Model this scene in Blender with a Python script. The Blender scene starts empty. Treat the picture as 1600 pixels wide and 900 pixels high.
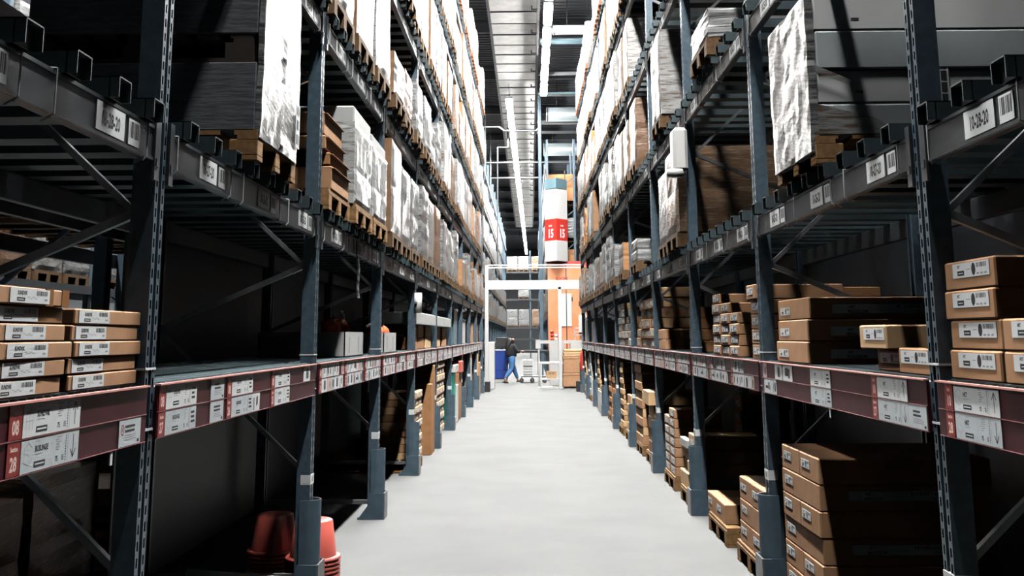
import bpy, bmesh, math, random
from mathutils import Vector, Matrix, noise
random.seed(7)
S = bpy.context.scene
COL = S.collection
PI = math.pi

# ------------------------------------------------------------------ camera
def make_camera():
    f, cx, cy = 1600.0, 800.0, 250.0            # portrait phone frame cut to a wide strip: principal point above the middle
    Y = Vector((28, -(525 - cy), -f)).normalized()
    Z = Vector((-45, cy + 9050, -f)); Z = (Z - Y * Z.dot(Y)).normalized()
    X = Y.cross(Z)
    m = Matrix((X, Y, Z)).to_4x4()
    m.translation = Vector((0, 0, 1.60))
    cam = bpy.data.cameras.new('camera')
    cam.sensor_fit = 'HORIZONTAL'; cam.sensor_width = 36.0
    cam.lens = 36.0 * f / 1600.0
    cam.shift_x = (800 - cx) / 1600.0
    cam.shift_y = -(450 - cy) / 1600.0
    cam.clip_start = 0.05; cam.clip_end = 400
    o = bpy.data.objects.new('camera', cam); COL.objects.link(o)
    o.matrix_world = m
    S.camera = o
make_camera()

# ------------------------------------------------------------------ world, exposure, sampling of light paths
S.view_settings.view_transform = 'Standard'
S.view_settings.look = 'None'
S.view_settings.exposure = 0.0
S.view_settings.gamma = 1.0
w = bpy.data.worlds.new('world'); S.world = w
w.use_nodes = True
w.node_tree.nodes['Background'].inputs[0].default_value = (0.8, 0.9, 1.0, 1)
w.node_tree.nodes['Background'].inputs[1].default_value = 0.015
S.cycles.max_bounces = 6
S.cycles.diffuse_bounces = 0
S.cycles.glossy_bounces = 3
S.cycles.transparent_max_bounces = 8
S.cycles.use_denoising = True
LAMP = 600.0                                    # radiance of the strip lamps over the aisle

# ------------------------------------------------------------------ materials
MATS = {}
def mat(name, col, rough=0.6, metal=0.0, spec=0.5, var=0.0, scale=8.0, bump=0.0, bscale=60.0, emit=0.0, col2=None, stretch=None, coat=0.0):
    if name in MATS: return MATS[name]
    m = bpy.data.materials.new(name); m.use_nodes = True
    nt = m.node_tree; b = nt.nodes['Principled BSDF']
    b.inputs['Base Color'].default_value = (*col, 1)
    b.inputs['Roughness'].default_value = rough
    b.inputs['Metallic'].default_value = metal
    b.inputs['Specular IOR Level'].default_value = spec
    b.inputs['Coat Weight'].default_value = coat
    b.inputs['Coat Roughness'].default_value = 0.15
    b.inputs['Base Color'].default_value = (*col, 1)
    if emit:
        b.inputs['Emission Color'].default_value = (*col, 1)
        b.inputs['Emission Strength'].default_value = emit
    tc = None
    if var or bump:
        tc = nt.nodes.new('ShaderNodeTexCoord')
        mp = nt.nodes.new('ShaderNodeMapping')
        if stretch: mp.inputs['Scale'].default_value = stretch
        nt.links.new(tc.outputs['Object'], mp.inputs[0])
    if var:
        n = nt.nodes.new('ShaderNodeTexNoise'); n.inputs['Scale'].default_value = scale; n.inputs['Detail'].default_value = 6
        nt.links.new(mp.outputs[0], n.inputs['Vector'])
        r = nt.nodes.new('ShaderNodeValToRGB')
        c2 = col2 or tuple(c * (1 - var) for c in col)
        r.color_ramp.elements[0].position = 0.35; r.color_ramp.elements[1].position = 0.65
        r.color_ramp.elements[0].color = (*c2, 1); r.color_ramp.elements[1].color = (*col, 1)
        nt.links.new(n.outputs['Fac'], r.inputs[0]); nt.links.new(r.outputs[0], b.inputs['Base Color'])
    if bump:
        n2 = nt.nodes.new('ShaderNodeTexNoise'); n2.inputs['Scale'].default_value = bscale; n2.inputs['Detail'].default_value = 4
        nt.links.new(mp.outputs[0], n2.inputs['Vector'])
        bp = nt.nodes.new('ShaderNodeBump'); bp.inputs['Strength'].default_value = bump; bp.inputs['Distance'].default_value = 0.02
        nt.links.new(n2.outputs['Fac'], bp.inputs['Height']); nt.links.new(bp.outputs[0], b.inputs['Normal'])
    MATS[name] = m
    return m

def film_mat(name, white, under, cover, seed):
    """stretch film: glossy white streaks over what it wraps"""
    m = bpy.data.materials.new(name); m.use_nodes = True
    nt = m.node_tree; b = nt.nodes['Principled BSDF']; L = nt.links
    tc = nt.nodes.new('ShaderNodeTexCoord'); mp = nt.nodes.new('ShaderNodeMapping')
    mp.inputs['Rotation'].default_value = (0.0, 0.0, 0.0)
    mp.inputs['Location'].default_value = (seed * 3.1, seed * 1.7, seed)
    mp.inputs['Scale'].default_value = (1.6, 1.6, 13.0)
    sh = nt.nodes.new('ShaderNodeVectorMath'); sh.operation = 'MULTIPLY_ADD'
    sx = nt.nodes.new('ShaderNodeSeparateXYZ'); cb = nt.nodes.new('ShaderNodeCombineXYZ')
    ad = nt.nodes.new('ShaderNodeMath'); ad.operation = 'MULTIPLY_ADD'; ad.inputs[1].default_value = 0.25
    L.new(tc.outputs['Object'], sx.inputs[0]); L.new(sx.outputs['X'], ad.inputs[0]); L.new(sx.outputs['Z'], ad.inputs[2])
    L.new(sx.outputs['X'], cb.inputs['X']); L.new(sx.outputs['Y'], cb.inputs['Y']); L.new(ad.outputs[0], cb.inputs['Z'])
    L.new(cb.outputs[0], mp.inputs[0])
    n = nt.nodes.new('ShaderNodeTexNoise'); n.inputs['Scale'].default_value = 4.0; n.inputs['Detail'].default_value = 8; n.inputs['Roughness'].default_value = 0.65
    L.new(mp.outputs[0], n.inputs['Vector'])
    r = nt.nodes.new('ShaderNodeValToRGB'); e = r.color_ramp.elements
    e[0].position = cover - 0.06; e[0].color = (*under, 1)
    e[1].position = cover + 0.06; e[1].color = (*white, 1)
    L.new(n.outputs['Fac'], r.inputs[0]); L.new(r.outputs[0], b.inputs['Base Color'])
    bp = nt.nodes.new('ShaderNodeBump'); bp.inputs['Strength'].default_value = 0.3; bp.inputs['Distance'].default_value = 0.010
    L.new(n.outputs['Fac'], bp.inputs['Height']); L.new(bp.outputs[0], b.inputs['Normal'])
    b.inputs['Roughness'].default_value = 0.32
    b.inputs['Specular IOR Level'].default_value = 0.6
    MATS[name] = m
    return m

def floor_mat():
    m = mat('floor_concrete', (0.160, 0.163, 0.162), 0.85, var=0.1, scale=1.3, spec=0.06)
    nt = m.node_tree; b = nt.nodes['Principled BSDF']
    tc = nt.nodes.new('ShaderNodeTexCoord'); n = nt.nodes.new('ShaderNodeTexNoise'); n.inputs['Scale'].default_value = 0.9; n.inputs['Detail'].default_value = 7
    nt.links.new(tc.outputs['Object'], n.inputs['Vector'])
    mr = nt.nodes.new('ShaderNodeMapRange'); mr.inputs[3].default_value = 0.75; mr.inputs[4].default_value = 0.95
    nt.links.new(n.outputs['Fac'], mr.inputs[0]); nt.links.new(mr.outputs[0], b.inputs['Roughness'])
    return m

M_FLOOR = floor_mat()
M_BLUE = mat('rack_blue_paint', (0.065, 0.107, 0.142), 0.6, var=0.25, scale=9, spec=0.5)
M_POST = mat('upright_paint', (0.062, 0.10, 0.132), 0.38, var=0.35, scale=22, spec=0.55)
M_BEAM = mat('beam_paint', (0.036, 0.042, 0.049), 0.42, var=0.4, scale=7, spec=0.5, stretch=(1, 1, 3))
M_BAR = mat('support_bar_paint', (0.045, 0.068, 0.078), 0.45, var=0.3, scale=10)
M_GALV = mat('galvanised_steel', (0.16, 0.17, 0.18), 0.4, metal=0.5, var=0.2, scale=20)
M_DARK = mat('dark_steel', (0.018, 0.022, 0.028), 0.5)
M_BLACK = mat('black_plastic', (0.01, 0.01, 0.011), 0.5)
M_INK = mat('black_ink', (0.012, 0.012, 0.014), 0.7)
M_GREYINK = mat('grey_ink', (0.30, 0.31, 0.32), 0.7)
M_PAPER = mat('white_paper', (0.74, 0.77, 0.78), 0.45, var=0.06, scale=30, spec=0.5)
M_PAPERB = mat('blueish_paper', (0.58, 0.63, 0.66), 0.4, var=0.15, scale=14)
M_PAPERP = mat('pinkish_paper', (0.70, 0.50, 0.46), 0.4, var=0.25, scale=16)
M_RED = mat('maroon_panel', (0.062, 0.010, 0.016), 0.4, spec=0.2, var=0.35, scale=6, coat=0.05)
M_REDLIP2 = mat('red_rail_edge', (0.22, 0.07, 0.07), 0.4)
M_REDSIGN = mat('red_sign', (0.24, 0.022, 0.018), 0.4)
M_REDLIP = mat('red_rail_lip', (0.75, 0.36, 0.32), 0.3)
M_KRAFT = mat('kraft_cardboard', (0.47, 0.26, 0.14), 0.75, var=0.14, scale=11, spec=0.25)
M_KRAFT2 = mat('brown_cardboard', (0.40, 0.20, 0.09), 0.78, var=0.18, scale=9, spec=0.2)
M_KRAFTL = mat('pale_cardboard', (0.66, 0.43, 0.235), 0.75, var=0.12, scale=9, spec=0.25)
M_TAPE = mat('brown_tape', (0.30, 0.14, 0.055), 0.25, spec=0.6)
M_WOOD = mat('pallet_wood', (0.13, 0.075, 0.036), 0.8, var=0.35, scale=5, stretch=(1, 6, 6), spec=0.2)
M_WOODN = mat('fresh_pallet_wood', (0.33, 0.185, 0.08), 0.8, var=0.35, scale=5, stretch=(1, 6, 6), spec=0.2)
M_KRAFTU = mat('faded_cardboard', (0.22, 0.125, 0.068), 0.78, var=0.18, scale=9, spec=0.2)
M_WOODR = mat('reddish_pallet_wood', (0.20, 0.07, 0.03), 0.8, var=0.4, scale=5, stretch=(1, 6, 6), spec=0.2)
M_WHITE = mat('white_lacquer', (0.55, 0.55, 0.54), 0.35)
M_CARTONW = mat('white_carton', (0.46, 0.47, 0.465), 0.55, var=0.1, scale=5)
M_CARTONG = mat('grey_carton', (0.27, 0.29, 0.305), 0.55, var=0.12, scale=5)
M_LAMP = mat('lamp_light', (1.0, 0.985, 0.96), 0.5, emit=LAMP)
M_CEIL = mat('ceiling_steel', (0.045, 0.055, 0.07), 0.5, var=0.2, scale=2)
M_SOFFIT = mat('soffit_panel', (0.40, 0.40, 0.385), 0.6, var=0.22, scale=3)
M_DUCT = mat('duct_sheet', (0.22, 0.26, 0.275), 0.4, metal=0.2, var=0.12, scale=2)
M_PALEBLUE = mat('pale_blue_steel', (0.10, 0.17, 0.20), 0.4)
M_ORANGE = mat('orange_panel', (0.60, 0.20, 0.075), 0.6, var=0.25, scale=1.3, col2=(0.62, 0.27, 0.14))
M_SIGNRED = mat('sign_red', (0.52, 0.03, 0.02), 0.4)
M_REDTUB = mat('red_plastic', (0.56, 0.11, 0.085), 0.35)
M_TOY = mat('orange_plush', (0.80, 0.16, 0.05), 0.8)
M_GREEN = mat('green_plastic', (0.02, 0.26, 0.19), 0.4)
M_BLUEBIN = mat('deep_blue_plastic', (0.006, 0.035, 0.22), 0.4)
M_WALL = mat('hall_wall', (0.10, 0.11, 0.12), 0.7)
M_SKIN = mat('skin', (0.45, 0.24, 0.16), 0.55)
M_HAIR = mat('dark_hair', (0.012, 0.009, 0.008), 0.5)
M_JACKET = mat('black_cloth', (0.012, 0.012, 0.014), 0.85)
M_JEANS = mat('blue_denim', (0.07, 0.19, 0.42), 0.8, var=0.3, scale=30)
M_CONE = mat('orange_strap', (0.80, 0.34, 0.04), 0.5)
FILM_W = [film_mat('white_film_%s' % n, (0.235, 0.24, 0.237), u, c, i) for i, (n, u, c) in enumerate((('plain', (0.05, 0.053, 0.056), 0.475), ('grey', (0.05, 0.054, 0.057), 0.455), ('cream', (0.11, 0.077, 0.052), 0.44)))]
FILM_K = [film_mat('clear_film_%s' % n, (0.32, 0.28, 0.24), u, c, i + 5) for i, (n, u, c) in enumerate((('brown', (0.13, 0.066, 0.033), 0.60), ('tan', (0.18, 0.105, 0.056), 0.58)))]
FILM_C = film_mat('bright_film', (0.40, 0.41, 0.405), (0.15, 0.155, 0.155), 0.44, 15)
FILM_O = film_mat('orange_net_film', (0.42, 0.20, 0.04), (0.34, 0.10, 0.02), 0.5, 12)
FILM_DARK = film_mat('grey_film', (0.14, 0.15, 0.165), (0.09, 0.098, 0.11), 0.48, 9)

# ------------------------------------------------------------------ mesh helpers
class MB:
    def __init__(s): s.v = []; s.f = []; s.m = []
    def quad(s, a, b, c, d, m=0):
        n = len(s.v); s.v += [a, b, c, d]; s.f.append((n, n + 1, n + 2, n + 3)); s.m.append(m); return s
    def box(s, x0, x1, y0, y1, z0, z1, m=0, c=0.0):
        if c:
            return s.cbox(x0, x1, y0, y1, z0, z1, m, c)
        n = len(s.v)
        s.v += [(x0, y0, z0), (x1, y0, z0), (x1, y1, z0), (x0, y1, z0), (x0, y0, z1), (x1, y0, z1), (x1, y1, z1), (x0, y1, z1)]
        for q in ((0, 3, 2, 1), (4, 5, 6, 7), (0, 1, 5, 4), (1, 2, 6, 5), (2, 3, 7, 6), (3, 0, 4, 7)):
            s.f.append(tuple(n + i for i in q)); s.m.append(m)
        return s
    def cbox(s, x0, x1, y0, y1, z0, z1, m, c):
        """box with chamfered edges"""
        bm = bmesh.new(); bmesh.ops.create_cube(bm, size=1)
        for v in bm.verts:
            v.co = Vector(((x0 + x1) / 2 + v.co.x * (x1 - x0), (y0 + y1) / 2 + v.co.y * (y1 - y0), (z0 + z1) / 2 + v.co.z * (z1 - z0)))
        bmesh.ops.bevel(bm, geom=bm.edges[:], offset=c, segments=1, affect='EDGES')
        s.bm(bm, m); return s
    def bm(s, bm, m=0, mw=None):
        n = len(s.v); bm.verts.index_update()
        s.v += [tuple((mw @ v.co) if mw else v.co) for v in bm.verts]
        for f in bm.faces: s.f.append(tuple(n + v.index for v in f.verts)); s.m.append(m)
        bm.free(); return s
    def prism(s, pts, a0, a1, axis='y', m=0):
        """closed outline pts extruded along an axis"""
        def P(p, a): return (p[0], a, p[1]) if axis == 'y' else ((a, p[0], p[1]) if axis == 'x' else (p[0], p[1], a))
        n = len(s.v); k = len(pts)
        s.v += [P(p, a0) for p in pts] + [P(p, a1) for p in pts]
        s.f.append(tuple(n + i for i in range(k))); s.m.append(m)
        s.f.append(tuple(n + k + i for i in reversed(range(k)))); s.m.append(m)
        for i in range(k):
            j = (i + 1) % k
            s.f.append((n + i, n + k + i, n + k + j, n + j)); s.m.append(m)
        return s
    def tube(s, p0, p1, r, n=8, m=0, r1=None, caps=True):
        p0, p1 = Vector(p0), Vector(p1); d = (p1 - p0).normalized()
        u = d.orthogonal().normalized(); v = d.cross(u); r1 = r if r1 is None else r1
        b = len(s.v)
        for p, rr in ((p0, r), (p1, r1)):
            for i in range(n):
                a = 2 * PI * i / n; s.v.append(tuple(p + (u * math.cos(a) + v * math.sin(a)) * rr))
        for i in range(n):
            j = (i + 1) % n; s.f.append((b + i, b + j, b + n + j, b + n + i)); s.m.append(m)
        if caps:
            s.f.append(tuple(b + i for i in reversed(range(n)))); s.m.append(m)
            s.f.append(tuple(b + n + i for i in range(n))); s.m.append(m)
        return s
    def path(s, pts, r, n=6, m=0):
        for a, b in zip(pts, pts[1:]): s.tube(a, b, r, n, m)
        return s
    def lathe(s, prof, n=16, m=0, c=(0, 0, 0), a0=0, a1=2 * PI):
        b = len(s.v); full = abs(a1 - a0 - 2 * PI) < 1e-6; k = n if full else n + 1
        for r, z in prof:
            for i in range(k):
                a = a0 + (a1 - a0) * i / n
                s.v.append((c[0] + r * math.cos(a), c[1] + r * math.sin(a), c[2] + z))
        for q in range(len(prof) - 1):
            for i in range(n):
                j = (i + 1) % k if full else i + 1
                s.f.append((b + q * k + i, b + q * k + j, b + (q + 1) * k + j, b + (q + 1) * k + i)); s.m.append(m)
        return s
    def text(s, t, x, z, h, m, y=-0.0012, sx=1.0, align='L'):
        vs, fs, wd = text_geo(t)
        off = {'L': 0, 'C': wd * sx * h / 2, 'R': wd * sx * h}[align]
        n = len(s.v)
        s.v += [(x - off + a * h * sx, y, z + b * h) for a, b in vs]
        for f in fs: s.f.append(tuple(n + i for i in f)); s.m.append(m)
        return s
    def rect(s, x0, x1, z0, z1, m, y=-0.001):
        return s.quad((x0, y, z0), (x1, y, z0), (x1, y, z1), (x0, y, z1), m)
    def line(s, x0, z0, x1, z1, t, m, y=-0.0033):
        d = Vector((x1 - x0, z1 - z0)); l = d.length or 1; nx, nz = -d.y / l * t / 2, d.x / l * t / 2
        return s.quad((x0 - nx, y, z0 - nz), (x1 - nx, y, z1 - nz), (x1 + nx, y, z1 + nz), (x0 + nx, y, z0 + nz), m)
    def mesh(s, name, mats, smooth=False):
        me = bpy.data.meshes.new(name); me.from_pydata(s.v, [], s.f)
        if not isinstance(mats, (list, tuple)): mats = [mats]
        for m in mats: me.materials.append(m)
        me.polygons.foreach_set('material_index', s.m)
        if smooth: me.polygons.foreach_set('use_smooth', [True] * len(s.f))
        me.update()
        return me

_T = {}
def text_geo(t):
    """flat glyph outlines of the built-in font, 1 unit cap height"""
    if t not in _T:
        c = bpy.data.curves.new('t', 'FONT'); c.body = t; c.resolution_u = 2; c.offset = 0.035
        o = bpy.data.objects.new('t', c); COL.objects.link(o)
        me = o.evaluated_get(bpy.context.evaluated_depsgraph_get()).to_mesh()
        vs = [(v.co.x / 0.7, v.co.y / 0.7) for v in me.vertices]; fs = [tuple(p.vertices) for p in me.polygons]
        # faces must look along -Y once laid in the x/z plane
        o.to_mesh_clear(); bpy.data.objects.remove(o); bpy.data.curves.remove(c)
        _T[t] = (vs, fs, max([v[0] for v in vs] or [0]))
    return _T[t]

# ------------------------------------------------------------------ object helpers
def link(name, me, parent=None, loc=(0, 0, 0), rz=0.0, scale=None):
    o = bpy.data.objects.new(name, me); COL.objects.link(o)
    if parent: o.parent = parent
    o.location = loc; o.rotation_euler = (0, 0, rz)
    if scale: o.scale = scale
    return o
LABELS = {}
def tag(o, label, cat, group=None):
    o['label'] = label; o['category'] = cat
    if group: o['group'] = group
    LABELS.setdefault(label, []).append(o.name)
    return o
def thing(name, label, cat, loc=(0, 0, 0), rz=0.0, group=None):
    o = link(name, None, None, loc, rz); o.empty_display_size = 0.1
    return tag(o, label, cat, group)
def struct(name, me, parent=None, loc=(0, 0, 0), rz=0.0):
    o = link(name, me, parent, loc, rz)
    if not parent: o['kind'] = 'structure'
    return o
ORD = 'first second third fourth fifth sixth seventh eighth ninth tenth eleventh twelfth thirteenth fourteenth fifteenth sixteenth seventeenth eighteenth nineteenth twentieth'.split()
ORD += ['twenty-' + x for x in ORD[:9]] + ['thirtieth'] + ['thirty-' + x for x in ORD[:9]]

# ------------------------------------------------------------------ the place: dimensions (metres, aisle along +Y, camera at the origin)
XL, XR = -1.38, 1.51              # front planes of the two racks
PITCH = 2.90                      # upright to upright
Y0 = {'e': 3.77, 't': 3.93}       # first upright in view of rack eight / rack ten
NPOST = 10
LV = {1: (1.24, 1.425), 2: (2.24, 2.37), 3: (3.60, 3.73), 4: (5.0, 5.13), 5: (6.4, 6.53), 6: (7.85, 7.98)}
DEPTH = 1.10
RACK = {'e': 'rack eight', 't': 'rack ten'}
LEVEL = {1: 'lowest', 2: 'second', 3: 'third', 4: 'fourth', 5: 'fifth', 6: 'top'}
RZ = {'e': PI / 2, 't': -PI / 2}
def W(side, y, z, inset=0.0):
    """world point `inset` metres behind the front plane of a rack"""
    return (XL - inset, y, z) if side == 'e' else (XR + inset, y, z)
def bay_start(side, b): return Y0[side] + PITCH * b
def lxy(side, b, lx):
    """world y of the place lx metres along bay b, read from its reading-direction start"""
    return bay_start(side, b) + lx if side == 'e' else bay_start(side, b + 1) - lx

# ------------------------------------------------------------------ setting
b = MB().box(-14, 14, -10, 120, -0.2, 0.0); struct('floor', b.mesh('floor', M_FLOOR))
def ceiling():
    mb = MB(); z = 11.7; y = -10.0; p = 0.30
    while y < 119:
        for (ya, za), (yb, zb) in (((y, z), (y + .11, z)), ((y + .11, z), (y + .15, z - .09)), ((y + .15, z - .09), (y + .26, z - .09)), ((y + .26, z - .09), (y + .30, z))):
            mb.quad((-14, ya, za), (-14, yb, zb), (14, yb, zb), (14, ya, za))
        y += p
    mb.box(-14, 14, -10, 120, 11.75, 11.9)
    c = struct('ceiling', mb.mesh('ceiling', M_CEIL))
    # boarded soffit beside the lamp line
    pm = MB().box(-0.66, 0.66, -0.485, 0.485, 0, 0.014, 0, 0.003)
    pm = pm.mesh('soffit_panel', M_SOFFIT)
    for i in range(58):
        yy = 21.6 + 1.12 * i
        link('soffit_panel', pm, c, (-0.40, yy, 10.62 + random.uniform(-.012, .012)))
    bk = MB().box(-.02, .02, -.02, .02, -.12, 0).box(-.02, .16, -.02, .02, -.12, -.08).mesh('soffit_bracket', M_DARK)
    for i in range(20): link('soffit_bracket', bk, c, (0.12, 22.8 + 2.24 * i, 10.62))
    rail = MB().box(-.04, .04, 20, 86, 0, .16).mesh('soffit_rail', M_DARK)
    link('soffit_rail', rail, c, (-1.10, 0, 10.62)); link('soffit_rail', rail, c, (0.31, 0, 10.68))
    bm_ = MB().box(-8, 8, -.06, .06, 0, .02).box(-8, 8, -.01, .01, .02, .34).box(-8, 8, -.06, .06, .34, .36).mesh('ceiling_beam', M_DARK)
    for i in range(14): link('ceiling_beam', bm_, c, (0, 19.5 + 6.1 * i, 11.2))
    for yy in (29.6, 36.4): link('ceiling_beam', MB().box(0.36, 7, -.2, .2, 0, .06).mesh('ceiling_beam', M_PALEBLUE), c, (0, yy, 10.25))
    for yy in (33.5, 41.4, 43.6): link('ceiling_beam', MB().box(0.36, 7, -.05, .05, 0, .1).mesh('ceiling_beam', M_GALV), c, (0, yy, 10.25))
    return c
CEIL = ceiling()
struct('wall_left', MB().box(-14.2, -14, -10, 120, 0, 11.7).mesh('wall_left', M_WALL))
struct('wall_right', MB().box(14, 14.2, -10, 120, 0, 11.7).mesh('wall_right', M_WALL))
struct('wall_far', MB().box(-14, 14, 119.8, 120, 0, 11.7).mesh('wall_far', M_WALL))

# strip lamps
LAMP_H = MB().box(-.13, .12, -.80, .80, 0.05, 0.14).mesh('housing', M_GALV)
LAMP_D = MB().prism([(-.11, .05), (-.085, 0), (.085, 0), (.11, .05)], -.78, .78, 'y').mesh('diffuser', M_LAMP)
LAMP_R = MB().tube((0, -.7, .14), (0, -.7, 1.75), .008, 5).tube((0, .7, .14), (0, .7, 1.75), .008, 5).mesh('hanger', M_DARK)
def lamp(x, y, z, label, group):
    t = thing('strip_lamp', label, 'lamp', (x, y, z), 0, group)
    link('housing', LAMP_H, t); link('diffuser', LAMP_D, t); link('hanger', LAMP_R, t)
seen = 0
for i in range(-10, 6):
    y = 24.2 + 2.1 * i
    lamp(0.55, y, 10.0, 'glowing strip lamp over the near aisle, %s from the break in the line' % ORD[5 - i], 'strip lamps over the near aisle')
for i in range(34):
    y = 36.9 + 2.1 * i
    lamp(-0.70 + 0.42 * (y - 36) / 73, y, 10.0, 'glowing strip lamp under the boarded soffit, %s beyond the break' % ORD[i], 'strip lamps over the far aisle')

# ducts and pipes under the roof
def duct(y, z, r, label):
    t = thing('ventilation_duct', label, 'duct', (0, y, z))
    link('duct_pipe', MB().tube((0.70, 0, 0), (7, 0, 0), r, 24).mesh('duct_pipe', M_DUCT, True), t)
    rg = MB().tube((-.03, 0, 0), (.03, 0, 0), r * 1.04, 24).mesh('duct_collar', M_GALV)
    for k in range(5): link('duct_collar', rg, t, (0.74 + 1.3 * k, 0, 0))
    for k in range(3): link('duct_hanger', MB().tube((0, 0, r * .9), (0, 0, 11.72 - z), .012, 5).mesh('duct_hanger', M_DARK), t, (1.1 + 2.4 * k, 0, 0))
duct(27.5, 10.0, 0.13, 'slim white duct crossing the roof beside the near strip lamps')
duct(38.8, 10.05, 0.27, 'white round duct crossing just beyond the end of the near lamp line')
duct(46.4, 10.05, 0.29, 'white round duct above the striped aisle number tower')
def pipe(label, pts, r=.03, m=M_GALV):
    o = link('sprinkler_pipe', MB().path(pts, r, 8).mesh('sprinkler_pipe', m), CEIL); o['label'] = label
pipe('thin grey sprinkler pipe crossing the aisle below the boarded soffit', [(-1.9, 44, 11.6), (-1.9, 44, 9.05), (2.2, 44, 9.05), (2.2, 44, 11.6)], .035)
pipe('thin grey pipe dropping from the roof beside the far rack tops', [(-1.36, 44.1, 4.1), (-1.36, 44.1, 9.75), (-.9, 44.1, 9.75), (-.9, 44.1, 10.64)], .03)
pipe('dark sprinkler pipe crossing the aisle lower than the pale ones', [(-1.9, 50, 11.6), (-1.9, 50, 9.3), (2.6, 50, 9.3), (2.6, 50, 11.6)], .04)
pipe('bent grey pipe under the roof near the far lamp line', [(-1.8, 37.5, 11.6), (-1.8, 37.5, 9.3), (-1.1, 37.5, 9.3), (-.9, 37.5, 9.15), (.3, 37.5, 9.15), (.5, 37.5, 9.4), (2.2, 37.5, 9.4), (2.2, 37.5, 11.6)], .03)
struct('pillar', MB().box(-.06, .06, -.06, .06, 0, 10.6, 0, .008).mesh('pillar', M_BLUE), None, (0.42, 37.4, 0))

# ------------------------------------------------------------------ racks
def post_mesh(h):
    """upright: two slotted lands, a groove between them, webs running back"""
    mb = MB(); w2 = .05
    for s in (-1, 1):
        a, bb = (s * .014, s * .048) if s > 0 else (-.048, -.014)
        sl0, sl1 = (a + bb) / 2 - .007, (a + bb) / 2 + .007
        mb.quad((a, 0, 0), (sl0, 0, 0), (sl0, 0, h), (a, 0, h)); mb.quad((sl1, 0, 0), (bb, 0, 0), (bb, 0, h), (sl1, 0, h))
        z = 0.0
        while z < h:
            mb.quad((sl0, 0, z), (sl1, 0, z), (sl1, 0, z + .024), (sl0, 0, z + .024)); z += .056
        mb.quad((sl0, .012, 0), (sl1, .012, 0), (sl1, .012, h), (sl0, .012, h), 1)
    mb.quad((-.014, 0, 0), (-.014, .018, 0), (-.014, .018, h), (-.014, 0, h)); mb.quad((.014, .018, 0), (.014, 0, 0), (.014, 0, h), (.014, .018, h))
    mb.quad((-.014, .018, 0), (.014, .018, 0), (.014, .018, h), (-.014, .018, h), 1)  # slot backs and groove floor coloured dark for the shade inside
    for s in (-1, 1):
        mb.quad((s * .048, 0, 0), (s * .05, .085, 0), (s * .05, .085, h), (s * .048, 0, h))
        mb.quad((s * .05, .085, 0), (s * .025, .085, 0), (s * .025, .085, h), (s * .05, .085, h))
    mb.quad((-.048, 0, h), (.048, 0, h), (.05, .085, h), (-.05, .085, h))
    return mb.mesh('post', [M_POST, M_DARK])
POST_H = 9.2
POST = post_mesh(POST_H)
def brace_mesh(rise):
    mb = MB(); L = DEPTH - .17
    mb.prism([(0.085, 0), (0.085 + L, rise), (0.085 + L, rise + .035), (0.085, .035)], -.015, .015, 'x')
    return mb.mesh('brace', M_GALV)
# prism along x uses (y,z) pairs
BR_UP, BR_DN, BR_H = brace_mesh(.86), brace_mesh(-.40), brace_mesh(0)
FOOT = MB().box(-.07, .07, -.02, .13, 0, .012).mesh('foot_plate', M_GALV)
STICK = MB().box(-.05, .05, -.003, .06, 0, .06).rect(-.02, .02, .015, .045, 1, -.0036).quad((-.051, .01, .01), (-.051, .01, .05), (-.051, .05, .05), (-.051, .05, .01), 0).mesh('sticker', [M_PAPER, M_GREYINK])
BAND = MB().box(-.0515, .0515, -.003, .09, 0, .008).mesh('tie_band', M_PAPER)
def sleeve():
    n = 18; out = [(.078 * math.cos(PI + PI * i / n), .015 + .078 * math.sin(PI + PI * i / n)) for i in range(n + 1)]
    inn = [(.070 * math.cos(PI + PI * i / n), .015 + .070 * math.sin(PI + PI * i / n)) for i in range(n + 1)]
    out = [(-.078, .055)] + out + [(.078, .055)]; inn = [(-.070, .055)] + inn + [(.070, .055)]
    mb = MB(); k = len(out)
    for z0, z1 in ((.22, .60),):
        for a, b_ in ((out, 1), (inn, -1)):
            for i in range(k - 1):
                p, q = (a[i], a[i + 1]) if b_ > 0 else (a[i + 1], a[i])
                mb.quad((*p, z0), (*q, z0), (*q, z1), (*p, z1))
        for i in range(k - 1): mb.quad((*out[i], z1), (*out[i + 1], z1), (*inn[i + 1], z1), (*inn[i], z1), 1)
        for i in (0, k - 1): mb.quad((*out[i], z0), (*inn[i], z0), (*inn[i], z1), (*out[i], z1))
    return mb.mesh('sleeve', [M_BLUE, M_GALV], True)
GUARD_S = sleeve()
def boot():
    mb = MB()
    # aisle plate, trapezoid cheeks, back plate
    mb.box(-.10, .10, -.075, -.063, 0, .225, 1)
    for s in (-1, 1):
        mb.prism([(-.063, 0), (.165, 0), (.075, .12), (.06, .225), (-.063, .225)], s * .10 - .005, s * .10 + .005, 'x')
    mb.box(-.10, .10, .15, .165, 0, .02)
    return mb.mesh('boot', [M_BLUE, M_GALV])
BOOT = boot()
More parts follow.
